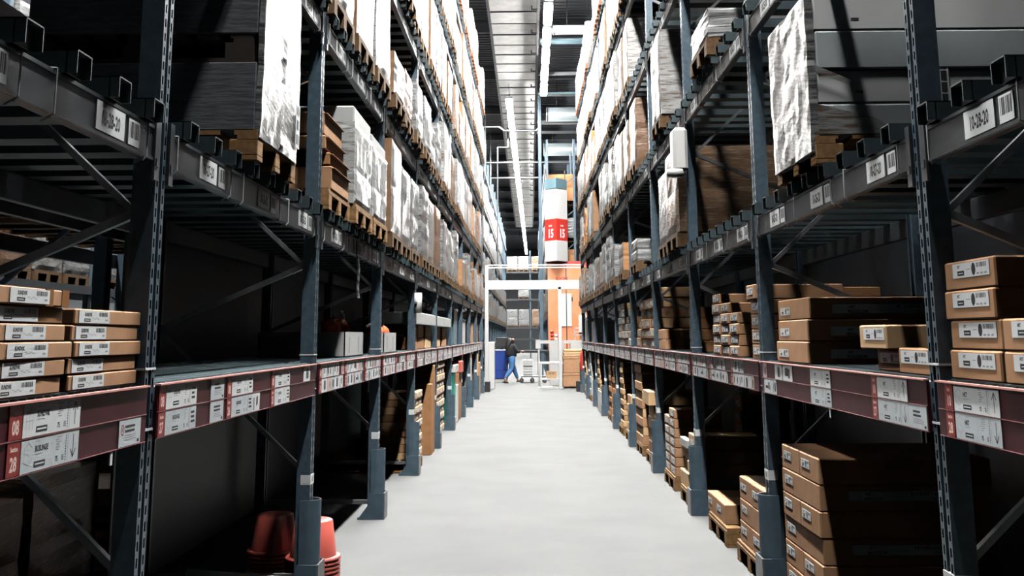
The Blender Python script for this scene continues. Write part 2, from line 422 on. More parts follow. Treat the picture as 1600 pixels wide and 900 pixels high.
def upright(side, k):
    y = bay_start(side, k)
    t = thing('rack_upright', 'blue slotted upright frame of %s, %s in the row' % (RACK[side], ORD[max(k, 0)]), 'rack upright', W(side, y, 0), RZ[side], 'upright frames of ' + RACK[side])
    link('post', POST, t); link('post', POST, t, (0, DEPTH, 0), PI)
    link('foot_plate', FOOT, t); link('foot_plate', FOOT, t, (0, DEPTH - .11, 0))
    for i in range(7):
        z = .78 + 1.26 * i
        link('brace', BR_UP, t, (0, 0, z)); link('brace', BR_DN, t, (0, 0, z + 1.26))
    link('brace', BR_H, t, (0, 0, .12)); link('brace', BR_H, t, (0, 0, POST_H - .2))
    link('sticker', STICK, t, (0, 0, .69))
    if k < 3: link('tie_band', BAND, t, (0, 0, LV[1][1] + .06)); link('tie_band', BAND, t, (0, 0, LV[1][0] + .03))
    g = thing('post_guard', 'blue steel guard round the foot of the %s upright of %s' % (ORD[max(k, 0)], RACK[side]), 'post guard', W(side, y, 0), RZ[side], 'post guards of ' + RACK[side])
    link('sleeve', GUARD_S, g); link('boot', BOOT, g)
for side in 'et':
    for k in range(0, NPOST): upright(side, k)

BW = PITCH - .106
BEAM_H = .13
def cprof(mb, x0, x1, y0, z0, z1, d=.045):
    mb.box(x0, x1, y0, y0 + d, z0, z1, 0, .004)
BEAM = MB().box(-BW / 2, BW / 2, 0, .045, 0, BEAM_H, 0, .005).box(-BW / 2, BW / 2, -.006, .0, 0, .012).box(-BW / 2, BW / 2, -.006, 0, BEAM_H - .012, BEAM_H).mesh('front_beam', M_BEAM)
BEAMR = MB().box(-BW / 2, BW / 2, 0, .045, 0, BEAM_H, 0, .005).mesh('rear_beam', M_BEAM)
BEAM1 = MB().box(-BW / 2, BW / 2, .012, .06, 0, .185, 0, .004).mesh('front_beam', M_BEAM)
HOOK = MB().box(-.022, .022, -.012, .0, -.05, .19).box(-.012, .012, -.016, -.012, 0, .03).mesh('beam_connector', M_BEAM)
def bar():
    mb = MB(); w2, h, L, y0 = .05, .07, DEPTH + .02, -.055
    # open tube: four plates, and a dark plate painted in for the inner shade
    mb.box(-w2, w2, y0, L, h - .004, h); mb.box(-w2, -w2 + .004, y0, L, 0, h); mb.box(w2 - .004, w2, y0, L, 0, h)
    mb.box(-w2 - .02, w2 + .02, y0 + .06, L, 0, .004); mb.box(-w2, w2, y0 + .03, y0 + .034, 0, h, 1)
    return mb.mesh('support_bar', [M_BAR, M_DARK])
BAR = bar()
CLIP = MB().path([(0, -.001, -.015), (0, -.014, .0), (0, -.014, BEAM_H + .004), (0, .03, BEAM_H + .008)], .0028, 5).path([(0, -.014, 0), (.012, .03, -.02)], .0028, 5).mesh('wire_clip', M_PAPER)
_LL = {}
def loc_label(txt, near):
    if txt not in _LL:
        mb = MB().box(-.115, .115, -.004, 0, 0, .095)
        mb.text(txt, 0, .024, .046, 1, -.0043, .62, 'C')
        _LL[txt] = mb.mesh('location_label', [M_PAPER, M_INK])
    return _LL[txt]
def barcode(mb, x0, x1, z0, z1, m, y, rnd, n=9):
    x = x0; u = (x1 - x0) / n
    for i in range(n):
        ww = u * rnd.choice((.35, .55, .8)); mb.rect(x, x + ww, z0, z1, m, y); x += u
_r = random.Random(3)
BARC = MB().box(-.05, .05, -.004, 0, 0, .09)
barcode(BARC, -.04, .04, .025, .082, 1, -.0043, _r, 8)
BARC = BARC.mesh('barcode_label', [M_PAPER, M_INK])
WIRE = MB().box(-BW / 2, BW / 2, .03, DEPTH - .06, 0, .004)
for i in range(56): WIRE.box(-BW / 2 + .02 + .05 * i, -BW / 2 + .024 + .05 * i, .02, DEPTH - .05, .004, .010)
for i in range(14): WIRE.box(-BW / 2, BW / 2, .04 + .07 * i, .044 + .07 * i, .009, .014)
WIRE = WIRE.mesh('wire_deck', mat('bright_wire', (0.40, 0.50, 0.54), 0.3, metal=0.6))

# price rail pieces ---------------------------------------------------------
RAIL_H = .19
RAIL = MB().box(-BW / 2, BW / 2, 0, .012, 0, RAIL_H).box(-BW / 2, BW / 2, -.010, .012, RAIL_H, RAIL_H + .006, 1).box(-BW / 2, BW / 2, -.004, 0, RAIL_H / 2 - .001, RAIL_H / 2 + .001, 2).box(-BW / 2, BW / 2, -.004, 0, 0, .002, 2).mesh('price_rail', [M_RED, M_REDLIP, M_REDLIP2])
CH = .089
def sketch(mb, x, z, s, rnd, m, kind):
    if kind:   # wash stand drawing
        for dx in (0, .5, 1): mb.line(x + dx * s * .8, z, x + dx * s * .8, z + s, .0012, m)
        mb.line(x, z + s, x + s * .8, z + s, .003, m); mb.line(x - s * .1, z + s * 1.06, x + s * .9, z + s * 1.2, .0015, m)
        mb.line(x, z + s * .5, x + s * .8, z + s * .55, .0012, m); mb.line(x + s * .3, z + s * 1.1, x + s * .5, z + s * 1.35, .002, m)
    else:
        mb.line(x, z + s, x + s * .5, z + s * 1.3, .0014, m); mb.line(x + s * .5, z + s * 1.3, x + s, z + s, .0014, m)
        mb.line(x, z + s, x, z + s * .2, .0014, m); mb.line(x, z + s * .2, x + s * .5, z, .0014, m); mb.line(x + s * .5, z, x + s, z + s * .3, .0014, m); mb.line(x + s * .3, z + s * .7, x + s * .7, z + s * .5, .0014, m)
def price_card(title, arrow, w=.355, seed=0, base=None, kind=1):
    r = random.Random(seed); mb = MB().box(0, w, -.003, 0, 0, CH); q = w / .355
    sketch(mb, .018 * q, .02, .045, r, 2, kind)
    mb.text(title, .078 * q, .052, .0155, 1, -.0033, .8 * q)
    for k in range(2): mb.rect(.078 * q, (.105 + .02 * k) * q, .078 - .034 * k, .0795 - .034 * k, 2, -.0033)
    mb.rect(.076 * q, .142 * q, .010, .026, 1, -.0033); mb.rect(.082 * q, .136 * q, .016, .020, 0, -.0036)
    for k in range(6): mb.rect((.20 + r.random() * .01) * q, (.222 + r.random() * .02) * q, .078 - .007 * k, .0805 - .007 * k, 2, -.0033)
    mb.text('75', .205 * q, .012, .014, 1, -.0033, .8 * q); mb.text('15', .243 * q, .012, .014, 1, -.0033, .8 * q)
    for k in range(10): mb.rect(.267 * q, .271 * q, .008 + .0075 * k, .013 + .0075 * k, 1, -.0033)
    mb.rect(.281 * q, .2825 * q, .004, CH - .004, 2, -.0033)
    if arrow:
        x = .318 * q; a, bb = (.012, .078) if arrow > 0 else (.078, .012); s = 1 if arrow > 0 else -1
        mb.line(x, a, x, bb, .004, 1, -.0033)
        mb.line(x - .016 * q, bb - s * .024, x, bb, .004, 1, -.0033); mb.line(x + .016 * q, bb - s * .024, x, bb, .004, 1, -.0033)
    elif arrow == 0:
        for k in range(3): mb.rect(.292 * q, (.325 + r.random() * .02) * q, .06 - .018 * k, .069 - .018 * k, 1, -.0033)
    return mb.mesh('price_card', [base or M_PAPER, M_INK, M_GREYINK])
def notice_card(w=.19, seed=0, ring=True, base=None):
    r = random.Random(seed); mb = MB().box(0, w, -.003, 0, 0, CH)
    if ring:
        c, rr = (.028, .055), .016
        for k in range(14):
            a0, a1 = 2 * PI * k / 14, 2 * PI * (k + 1) / 14
            mb.line(c[0] + rr * .75 * math.cos(a0), c[1] + rr * math.sin(a0), c[0] + rr * .75 * math.cos(a1), c[1] + rr * math.sin(a1), .005, 3, -.0033)
        mb.line(c[0], .048, c[0], .062, .004, 1, -.0033)
    for k in range(2): mb.rect(.05, w * (.62 + .12 * r.random()), .060 - .015 * k, .068 - .015 * k, 1, -.0033)
    for k in range(3): mb.rect(.05, w * (.7 + .2 * r.random()), .034 - .007 * k, .0365 - .007 * k, 2, -.0033)
    mb.rect(w - .03, w - .012, .006, .016, 1, -.0033)
    return mb.mesh('notice_card', [base or M_PAPERB, M_INK, M_GREYINK, M_REDSIGN])
def num_card(top, num, w=.07):
    mb = MB().box(0, w, -.003, 0, 0, CH)
    mb.text(top, w / 2, .064, .0125, 1, -.0033, .75, 'C'); mb.text(num, w / 2, .014, .036, 1, -.0033, .72, 'C')
    return mb.mesh('number_card', [M_REDSIGN, M_REDNUM])
M_REDNUM = mat('pale_red_ink', (0.85, 0.62, 0.55), 0.5)
NUM = {}
def number(top, n):
    if (top, n) not in NUM: NUM[(top, n)] = num_card(top, n)
    return NUM[(top, n)]
SINK_UP, SINK_DN = price_card('SUNDVIK', 1, seed=1), price_card('BUSUNGE', -1, seed=2, base=M_PAPERB, kind=0)
SINK_UP0, SINK_DN0 = price_card('SUNDVIK', 0, seed=1), price_card('BUSUNGE', 0, seed=2, base=M_PAPERB, kind=0)
HK_UP, HK_DN = price_card('HKT', 1, seed=4, kind=0), price_card('HKT', -1, seed=5, base=M_PAPERB, kind=0)
NOTE = [notice_card(.19, s, s == 0) for s in range(4)]
STRIP = []
for s in range(14):   # narrow worn papers of the far bays
    r = random.Random(50 + s); wd = (.07, .10, .14, .18, .22)[s % 5]
    mb = MB().box(0, wd, -.003, 0, 0, CH)
    for k in range(3):
        x = r.uniform(.01, wd * .6); mb.rect(x, x + r.uniform(.01, wd * .35), r.uniform(.005, .03), r.uniform(.045, .085), 1 + (k + s) % 3, -.0033)
    STRIP.append(mb.mesh('price_card', [(M_PAPER, M_PAPERB, M_PAPERP, M_PAPER)[s % 4], M_INK, M_GREYINK, M_RED]))

TAB = MB().box(-.009, .009, -.002, .002, -.045, 0).mesh('hanging_tab', M_PAPER)
def rail(side, bay, t):
    """price rail in two rows along the lowest beam; cards are sub-parts of the rail"""
    r = link('price_rail', RAIL, t, (0, -.014, LV[1][0] - .003))
    z0, z1 = .004, RAIL_H / 2 + .003
    def put(me, lx, row, name): link(name, me, r, (-BW / 2 + lx - .05, 0, z1 if row else z0))
    rk = '08' if side == 'e' else '10'
    rnd = random.Random(bay * 7 + (1 if side == 'e' else 90))
    if side == 'e' and bay == -1:
        put(number('Rack', '08'), 1.86, 1, 'number_card'); put(number('Section', '28'), 1.86, 0, 'number_card')
        put(SINK_UP, 1.935, 1, 'price_card'); put(SINK_DN, 1.935, 0, 'price_card'); put(NOTE[0], 2.60, 0, 'notice_card'); link('hanging_tab', TAB, r, (-BW / 2 + 2.5, 0, 0))
        return
    if side == 't' and bay == -1:
        put(number('Rack', '10'), .12, 1, 'number_card'); put(number('Section', '28'), .12, 0, 'number_card')
        put(HK_UP, .20, 1, 'price_card'); put(HK_DN, .20, 0, 'price_card'); return
    if side == 'e' and bay == 0:
        for (lx, n) in ((.06, '27'), (.92, '26'), (1.72, '25')):
            put(number('Rack', '08'), lx, 1, 'number_card'); put(number('Section', n), lx, 0, 'number_card')
            if lx < 1.5: put(SINK_UP0, lx + .075, 1, 'price_card'); put(SINK_DN0, lx + .075, 0, 'price_card')
            else: put(price_card('SUNDVIK', 0, .34, 8), lx + .08, 1, 'price_card'); put(price_card('SUNDVIK', 0, .34, 9), lx + .08, 0, 'price_card')
        put(NOTE[1], .68, 1, 'notice_card'); put(NOTE[2], .68, 0, 'notice_card')
        put(STRIP[3], 2.5, 1, 'price_card'); put(STRIP[7], 1.35, 0, 'price_card')
        return
    if side == 't' and bay == 0:
        put(number('Rack', '10'), 2.212, 1, 'number_card'); put(number('Section', '27'), 2.212, 0, 'number_card')
        put(HK_UP, 2.288, 1, 'price_card'); put(HK_DN, 2.288, 0, 'price_card'); put(NOTE[3], 2.645, 0, 'notice_card'); link('hanging_tab', TAB, r, (-BW / 2 + 1.5, 0, 0))
        put(price_card('HKT', 0, .37, 12, kind=0), 1.22, 1, 'price_card'); put(price_card('HKT', 0, .37, 13, M_PAPERB, kind=0), 1.22, 0, 'price_card')
        for lx, s, row in ((.10, 6, 1), (.42, 3, 1), (.62, 4, 1), (.12, 9, 0), (.34, 1, 0)): put(STRIP[s], lx, row, 'price_card')
        return
    pale = side == 't' and bay in (2,)
    for sec in range(3):
        x0 = .07 + .93 * sec
        n = (25 - 3 * bay + sec) if side == 't' else (27 - 3 * bay - sec)
        if n > 0 and bay < 3:
            put(number('Rack', rk), x0, 1, 'number_card'); put(number('Section', '%02d' % n), x0, 0, 'number_card')
        for row in (0, 1):
            x = x0 + .08
            while x < x0 + .80:
                s = rnd.randrange(14); wd = (.07, .10, .14, .18, .22)[s % 5]
                if x + wd > x0 + .9: break
                if pale or bay >= 3 or rnd.random() < .93: put(STRIP[s], x, row, 'price_card')
                x += wd + rnd.choice((.004, .006, .012))
def shelf(side, bay, lev):
    y = bay_start(side, bay) + PITCH / 2; z0, z1 = LV[lev]
    where = ('%s bay' % ORD[bay + 1])
    t = thing('rack_shelf', '%s of %s, %s beam level, %s' % ({1: 'hand-picking shelf with price rail'}.get(lev, 'pallet shelf with cross bars'), RACK[side], LEVEL[lev], where), 'rack shelf', W(side, y, 0), RZ[side], 'shelves of ' + RACK[side])
    if lev == 1:
        link('front_beam', BEAM1, t, (0, 0, z0)); link('rear_beam', BEAM1, t, (0, DEPTH - .08, z0))
        link('wire_deck', WIRE, t, (0, 0, z1)); rail(side, bay, t)
    else:
        link('front_beam', BEAM, t, (0, 0, z0)); link('rear_beam', BEAMR, t, (0, DEPTH - .055, z0))
        for i in range(9): link('support_bar', BAR, t, (-BW / 2 + .15 + .3125 * i, 0, z1))
        for sx in (-1, 1): link('beam_connector', HOOK, t, (sx * (BW / 2 - .023), 0, z0 - .02))
        if bay < 5:
            for sec in range(3):
                if lev == 2:
                    n = (25 - 3 * bay + sec) if side == 't' else (27 - 3 * bay - sec)
                    if bay == -1: n = {'e': (30, 29, 28), 't': (28, 29, 30)}[side][sec]
                else:
                    n = (25 - 3 * bay + sec) if side == 't' else (27 - 3 * bay - sec)
                lx = .50 + .93 * sec
                link('location_label', loc_label('%s-%02d-%d0' % ('08' if side == 'e' else '10', n, lev), bay < 2), t, (-BW / 2 + lx, -.001, z0 + .018))
                link('barcode_label', BARC, t, (-BW / 2 + lx + .20, -.001, z0 + .018))
                if bay < 2: link('wire_clip', CLIP, t, (-BW / 2 + lx + .30, 0, z0)); link('wire_clip', CLIP, t, (-BW / 2 + lx - .42, 0, z0))
# first bay in view of each level
FIRST = {1: -1, 2: -1, 3: -1, 4: 1, 5: 3, 6: 4}
for side in 'et':
    for lev in range(1, 7):
        for bay in range(FIRST[lev], NPOST - 1): shelf(side, bay, lev)

# ------------------------------------------------------------------ pallets and loads
def pallet_mesh(w=.8, d=1.2, m=M_WOOD):
    mb = MB()
    for x in (-w / 2 + .05, 0, w / 2 - .05):
        for y in (.07, d / 2, d - .07): mb.box(x - .05, x + .05, y - .07, y + .07, .022, .10)
        mb.box(x - .05, x + .05, 0, d, 0, .022)
    for y in (.05, d / 2, d - .05): mb.box(-w / 2, w / 2, y - .05, y + .05, .10, .122)
    n = 7
    for i in range(n):
        y = .06 + (d - .12) * i / (n - 1); mb.box(-w / 2, w / 2, y - .055, y + .055, .122, .144)
    return mb.mesh('pallet', m)
PALD = pallet_mesh(.78, 1.14, mat('shade_dark_wood', (0.02, 0.013, 0.009), 0.85))  # middle pallets coloured near black for the shadow band in the load
PAL, PALR = pallet_mesh(), pallet_mesh(m=M_WOODR)
BLOCK = MB().box(-.05, .05, -.07, .07, .022, .10, 0, .004).mesh('block', M_WOODN)
BOARDB = MB().box(-.05, .05, 0, 1.2, 0, .022).mesh('bottom_board', M_WOODN)
BOARDC = MB().box(-.4, .4, -.05, .05, .10, .122).mesh('cross_board', M_WOODN)
BOARDT = MB().box(-.4, .4, -.055, .055, .122, .144).mesh('deck_board', M_WOODN)
def full_pallet(parent, z=0.0, y=0.0):
    """pallet with every board and block of its own"""
    p = link('pallet', None, parent, (0, y, z))
    for x in (-.35, 0, .35):
        link('bottom_board', BOARDB, p, (x, 0, 0))
        for yy in (.07, .6, 1.13): link('block', BLOCK, p, (x, yy, 0))
    for yy in (.05, .6, 1.15): link('cross_board', BOARDC, p, (0, yy, 0))
    for i in range(7): link('deck_board', BOARDT, p, (0, .06 + .18 * i, 0))
    return p
def rough_box(w, d, h, nx, ny, nz, seed, amp, seams=(), mats=None, front=0, rest=0, name='wrapped_cartons', cap=0):
    """film-wrapped block: a gridded box pushed in and out, pinched at its carton seams"""
    idx = {}; vs = []; fs = []; ms = []
    def V(i, j, k):
        if (i, j, k) in idx: return idx[(i, j, k)]
        x, y, z = -w / 2 + w * i / nx, d * j / ny, h * k / nz
        p = Vector((x * 3 + seed * 7.3, y * 3, z * 3)); e = noise.noise_vector(p) * amp + noise.noise_vector(p * 3.7) * amp * .5
        q = Vector((x, y, z)) + e
        pin = sum(max(0, 1 - abs(z - s) / .035) for s in seams) * .008
        edge = (i in (0, nx)) + (j in (0, ny)) + (k in (0, nz))
        cpt = Vector((0, d / 2, z)); dirn = (cpt - q); dirn.z = 0
        if dirn.length > 0: q += dirn.normalized() * (pin + (.012 if edge >= 2 else 0))
        q.y = max(q.y, -.02); 
        if k == 0: q.z = 0
        idx[(i, j, k)] = len(vs); vs.append(tuple(q)); return idx[(i, j, k)]
    def F(a, m): fs.append(tuple(a)); ms.append(m)
    for i in range(nx):
        for k in range(nz):
            F((V(i, 0, k), V(i + 1, 0, k), V(i + 1, 0, k + 1), V(i, 0, k + 1)), front)
            F((V(i, ny, k), V(i, ny, k + 1), V(i + 1, ny, k + 1), V(i + 1, ny, k)), rest)
    for j in range(ny):
        for k in range(nz):
            F((V(0, j, k), V(0, j, k + 1), V(0, j + 1, k + 1), V(0, j + 1, k)), rest)
            F((V(nx, j, k), V(nx, j + 1, k), V(nx, j + 1, k + 1), V(nx, j, k + 1)), rest)
    for i in range(nx):
        for j in range(ny):
            F((V(i, j, 0), V(i, j + 1, 0), V(i + 1, j + 1, 0), V(i + 1, j, 0)), rest)
            F((V(i, j, nz), V(i + 1, j, nz), V(i + 1, j + 1, nz), V(i, j + 1, nz)), cap or rest)
    mb = MB(); mb.v = vs; mb.f = fs; mb.m = ms
    return mb.mesh(name, mats)
VAR = {'orange': [], 'white': [], 'kraft': [], 'brown': [], 'grey': []}
for i in range(6):
    seams = [(.34,), (.5,), (.28, .6), (.25, .5, .75), (), (.62,)][i]
    VAR['white'].append(rough_box(.80, 1.15, 1.0, 7, 5, 12, i, .012, seams, [FILM_W[i % 3]], name='wrapped_cartons'))
    VAR['kraft'].append(rough_box(.80, 1.15, 1.0, 6, 5, 10, i + 20, .007, seams, [FILM_W[(i + 2) % 3], M_KRAFT2 if i % 3 == 1 else M_KRAFTU], 0, 1, name='wrapped_cartons'))  # film on the front alone, whitened for lamp glare on the aisle face
VAR['orange'].append(rough_box(.80, 1.15, 1.0, 6, 5, 10, 77, .03, (.3, .6), [FILM_O], name='wrapped_cartons'))
for i in range(3):
    VAR['brown'].append(rough_box(.80, 1.15, 1.0, 6, 5, 10, i + 40, .010, (.25, .5, .75), [FILM_K[i % 2]], name='wrapped_cartons'))
    VAR['grey'].append(rough_box(.80, 1.15, 1.0, 6, 5, 10, i + 60, .010, (.5,), [FILM_W[1]], name='wrapped_cartons'))
SHEET = MB()
_q = random.Random(11)
SHEET.box(-.05, .05, -.002, 0, 0, .19)
for k in range(4): SHEET.rect(-.035, -.005 + .03 * _q.random(), .15 - .04 * k, .17 - .04 * k, 1, -.003)
SHEET = SHEET.mesh('paper_sheet', [M_PAPER, M_INK])
LOOK = {'white': ('white film-wrapped', 'crumpled white film-wrapped', 'off-white wrapped', 'pale streaky wrapped'), 'kraft': ('white-fronted carton', 'brown-sided film-wrapped'), 'brown': ('brown film-wrapped',), 'grey': ('grey-white wrapped',), 'orange': ('orange-netted',)}
SLOTN = {'e': ('near', 'middle', 'far'), 't': ('far', 'middle', 'near')}
ri = random.Random(21)
def load(side, lev, y, h, look, w=.80, over=.08, bay=None, slot=None, pal=None, label=None, seed=None):
    """one load on its pallet: moves as a whole, so pallet and wrapped cartons are its parts. y: middle"""
    z = LV[lev][1] + .07
    if lev < 6: h = min(h, LV[lev + 1][0] - z - .144 - .115)
    size = 'short' if h < .5 else ('tall' if h > .95 else '')
    sd = ri.randrange(6) if seed is None else seed
    lb = label or ('%s %s load, %s, %s level, %s bay, %s place' % (size, LOOK[look][sd % len(LOOK[look])], RACK[side], LEVEL[lev], ORD[bay + 1], slot)).strip()
    t = thing('pallet_load', lb, 'pallet load', W(side, y, z, -over), RZ[side] + ri.uniform(-.012, .012), 'pallet loads on ' + RACK[side])
    link('pallet', pal or (PALR if lev == 6 else PAL), t)
    vs = VAR[look]
    link('wrapped_cartons', vs[sd % len(vs)], t, (0, .01, .144), 0, (w / .8, 1, h))
    if look in ('white', 'kraft') and ri.random() < .35 and lev < 5: link('paper_sheet', SHEET, t, (ri.uniform(-.25, .25), -.012, .144 + h * ri.uniform(.3, .6)))
    return t

# specials on the second and third level ------------------------------------
def special_A():
    z = LV[2][1] + .07
    t = thing('pallet_load', 'tall stretch-wrapped double-stacked grey load between the first two uprights of rack eight', 'pallet load', W('e', 5.21, z, -.08), RZ['e'])
    full_pallet(t)
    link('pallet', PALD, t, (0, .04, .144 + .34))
    link('carton_block', MB().box(-.395, .395, .02, 1.16, 0, .34, 0, .006).mesh('carton_block', FILM_DARK), t, (0, 0, .144))
    link('carton_block', MB().box(-.395, .395, .02, 1.16, 0, .30, 0, .006).mesh('carton_block', FILM_DARK), t, (0, 0, .144 * 2 + .34))
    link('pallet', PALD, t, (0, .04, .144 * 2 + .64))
    link('stretch_film', rough_box(.80, .03, .94, 12, 1, 26, 3, .010, (.37, .46), [FILM_W[0]], name='stretch_film'), t, (0, -.012, .11))
    s = MB().box(-.045, .045, -.002, 0, 0, .24)
    for k in range(3): barcode(s, -.03, .03, .02 + .08 * k, .075 + .08 * k, 1, -.003, _q, 5)
    link('paper_sheet', s.mesh('paper_sheet', [M_PAPER, M_INK]), t, (.29, -.03, .18))
special_A()
def special_B():
    z = LV[2][1] + .07
    t = thing('carton_pallet', 'brown open cartons slumped on a pallet beside the second upright of rack eight', 'pallet load', W('e', 7.14, z, -.05), RZ['e'])
    full_pallet(t)
    prof = ((0, .17, 0), (.17, .10, .03), (.27, .11, -.02), (.38, .17, 0))
    for i, (dz, h, dx) in enumerate(prof):
        link('open_carton', MB().box(-.33 + dx, .33 + dx, .0, .8, 0, h - .015, 0, .006).box(-.33 + dx, .33 + dx, -.02, .02, h - .03, h - .026).mesh('open_carton', M_KRAFT if i != 1 else M_KRAFT2), t, (0, .02 * i, .144 + dz))
special_B()
def special_C(y, h, seed, lb, lidh):
    z = LV[2][1] + .07
    t = thing('pallet_load', lb, 'pallet load', W('e', y, z, -.09), RZ['e'])
    full_pallet(t)
    link('wrapped_cartons', rough_box(.84, 1.15, h, 10, 6, 14, seed, .009, (h * .45,), [FILM_C], name='wrapped_cartons'), t, (0, .01, .144))
    link('carton_lid', MB().box(-.40, .40, .03, 1.14, 0, lidh, 0, .012).mesh('carton_lid', M_CARTONW), t, (0, 0, .144 + h - .01))
special_C(7.98, .62, 31, 'large pale wrapped load with a plain grey lid beside slumped brown cartons', .14)
special_C(8.88, .60, 33, 'second large pale wrapped load beyond the grey-lidded one, rack eight second level', .12)

# rack eight -----------------------------------------------------------------
def fill(side, lev, bay, spec):
    """spec: three of (look, height) or None, in order of distance"""
    for s, q in enumerate(spec):
        if not q: continue
        y = bay_start(side, bay) + .52 + .93 * s + ri.uniform(-.03, .03)
        look, h = q
        load(side, lev, y, h, look, ri.uniform(.76, .86), ri.uniform(.05, .10), bay, ('near', 'middle', 'far')[s])
fill('e', 2, 2, (('kraft', .92), ('kraft', .80), ('white', .80)))
fill('e', 2, 3, (('white', .88), ('kraft', .84), ('brown', .86)))
fill('e', 2, 4, (('white', .78), ('white', .74), ('kraft', .70)))
fill('e', 2, 5, (('white', .92), None, ('kraft', .52)))
fill('e', 2, 6, (('kraft', .5), ('white', .8), ('kraft', .45)))
fill('e', 2, 7, (('kraft', .55), ('white', .66), ('white', .5)))
fill('e', 2, 8, (('white', .6), ('kraft', .7), ('white', .7)))
for sd_ in 'e':
    for by_ in (-1, 0): fill(sd_, 3, by_, (('kraft', 1.0), ('white', 1.05), ('white', .95)))
fill('e', 3, 1, (('white', 1.10), ('kraft', 1.08), ('white', 1.06)))
fill('e', 3, 2, (('kraft', .42), ('brown', .50), ('white', .62)))
fill('e', 3, 3, (('white', .66), ('kraft', .52), ('white', .7)))
def auto(side, lev, bays, p_full, hmax, p_skip=.06):
    for bay in bays:
        spec = []
        for s in range(3):
            if ri.random() < p_skip: spec.append(None); continue
            look = ri.choices(('white', 'kraft', 'brown', 'grey'), (4.6, 3, 1.5, 1.0))[0]
            h = hmax * (ri.uniform(.86, 1.0) if ri.random() < p_full else ri.uniform(.5, .8))
            spec.append((look, h))
        fill(side, lev, bay, spec)
auto('e', 3, range(4, 9), .5, 1.08)
auto('e', 4, range(1, 9), .75, 1.08, .03)
auto('e', 5, range(3, 9), .7, 1.12, .03)
auto('e', 6, range(4, 9), .6, 1.15, .05)

# rack ten ---------------------------------------------------------------------
M_CGREY = mat('bluish_grey_carton', (0.44, 0.48, 0.50), 0.6, var=0.15, scale=4)
M_CPALE = mat('pale_grey_carton', (0.68, 0.70, 0.70), 0.6, var=0.12, scale=4)
def special_R():
    z = LV[2][1] + .07
    t = thing('pallet_load', 'big load of grey cartons with torn white film by the first upright of rack ten', 'pallet load', W('t', 5.44, z, -.08), RZ['t'])
    full_pallet(t)
    zz = .144
    for i, (h, dx, m) in enumerate(((.165, 0, M_CGREY), (.175, -.008, M_CPALE), (.205, .006, M_CGREY), (.19, -.004, M_CPALE))):
        c = link('carton', MB().box(-.385, .385, .03, 1.16, 0, h - .006, 0, .008).mesh('carton', m), t, (dx, 0, zz))
        s = MB().quad((.3855, .22, .03), (.3855, .26, .03), (.3855, .26, .045), (.3855, .22, .045)).mesh('printed_mark', M_INK)
        if i in (1, 3): link('printed_mark', s, c, (.0005, 0, .02))
        zz += h
    s_ = MB()
    def sq(y0, y1, z0, z1, m, d): s_.quad((.3845 + d, y0, z0), (.3845 + d, y1, z0), (.3845 + d, y1, z1), (.3845 + d, y0, z1), m)
    sq(.60, .69, 0, .26, 0, .004)
    for k in range(4):
        sq(.61, .64, .03 + .06 * k, .065 + .06 * k, 1, .005); sq(.65, .68, .02 + .06 * k, .07 + .06 * k, 1, .005)
    link('paper_sheet', s_.mesh('paper_sheet', [M_PAPER, M_INK]), t, (0, 0, .28))
    f = rough_box(.80, .045, zz - .06, 12, 1, 26, 71, .009, (.30, .48, .68), [FILM_W[0]], name='stretch_film')
    link('stretch_film', f, t, (0, -.02, .06))
    # a loose fold of film round the near corner
    mb = MB(); n = 12
    prof = [(.40, .0, .12), (.41, .10, .30), (.405, .16, .42), (.402, .02, .50)]
    mb.quad((.402, .02, .145), (.402, .42, .15), (.402, .30, .23), (.402, .02, .30))
    mb.quad((.404, .02, .46), (.404, .18, .40), (.404, .20, .42), (.404, .02, .50))
    link('loose_film', mb.mesh('loose_film', FILM_W[2]), t)
special_R()
fill('t', 2, 2, (('brown', .84), ('kraft', .76), None))
fill('t', 2, 3, (None, ('grey', .30), None))
fill('t', 2, 4, (('kraft', .42), None, ('white', .56)))
fill('t', 2, 5, (('white', .8), ('white', .75), ('kraft', .7)))
fill('t', 2, 6, (('brown', .6), ('white', .7), ('white', .6)))
fill('t', 2, 7, (('white', .7), ('white', .5), ('brown', .7)))
fill('t', 2, 8, (('brown', .8), ('white', .7), ('brown', .7)))
fill('t', 3, 1, (None, ('white', .24), None))
fill('t', 3, 2, (None, ('white', 1.0), None))
fill('t', 3, 3, (None, ('brown', .86), ('kraft', .75)))
fill('t', 3, 4, (('kraft', .8), ('white', .95), ('white', .9)))
auto('t', 3, range(5, 7), .5, 1.05)
fill('t', 3, 7, (('white', 1.0), ('orange', .35), ('orange', .9)))
fill('t', 3, 8, (('orange', .3), ('white', .9), ('orange', .4)))
fill('t', 4, 2, (('white', 1.0), None, None))
fill('t', 4, 3, (None, None, ('white', .9)))
fill('t', 4, 4, (('kraft', .9), ('white', 1.05), ('white', 1.0)))
auto('t', 4, range(5, 9), .7, 1.08, .03)
fill('t', 5, 3, (None, ('white', 1.0), ('kraft', .9)))
auto('t', 5, range(4, 9), .8, 1.1, .03)
auto('t', 6, range(4, 9), .8, 1.1, .03)

# white emergency lamp box on the third upright of rack ten, and a camera dome on it
t = thing('wall_device', 'white rounded device box hung on the third upright of rack ten', 'device', W('t', bay_start('t', 2) - .12, 3.12, -.03), RZ['t'])
link('casing', MB().box(-.11, .11, -.12, .02, 0, .42, 0, .03).mesh('casing', M_WHITE), t)
link('lens', MB().lathe([(0, -.05), (.075, -.05), (.085, -.02), (.075, .02), (0, .02)], 18, 0, (.06, -.10, .0)).mesh('lens', M_CARTONW, True), t)

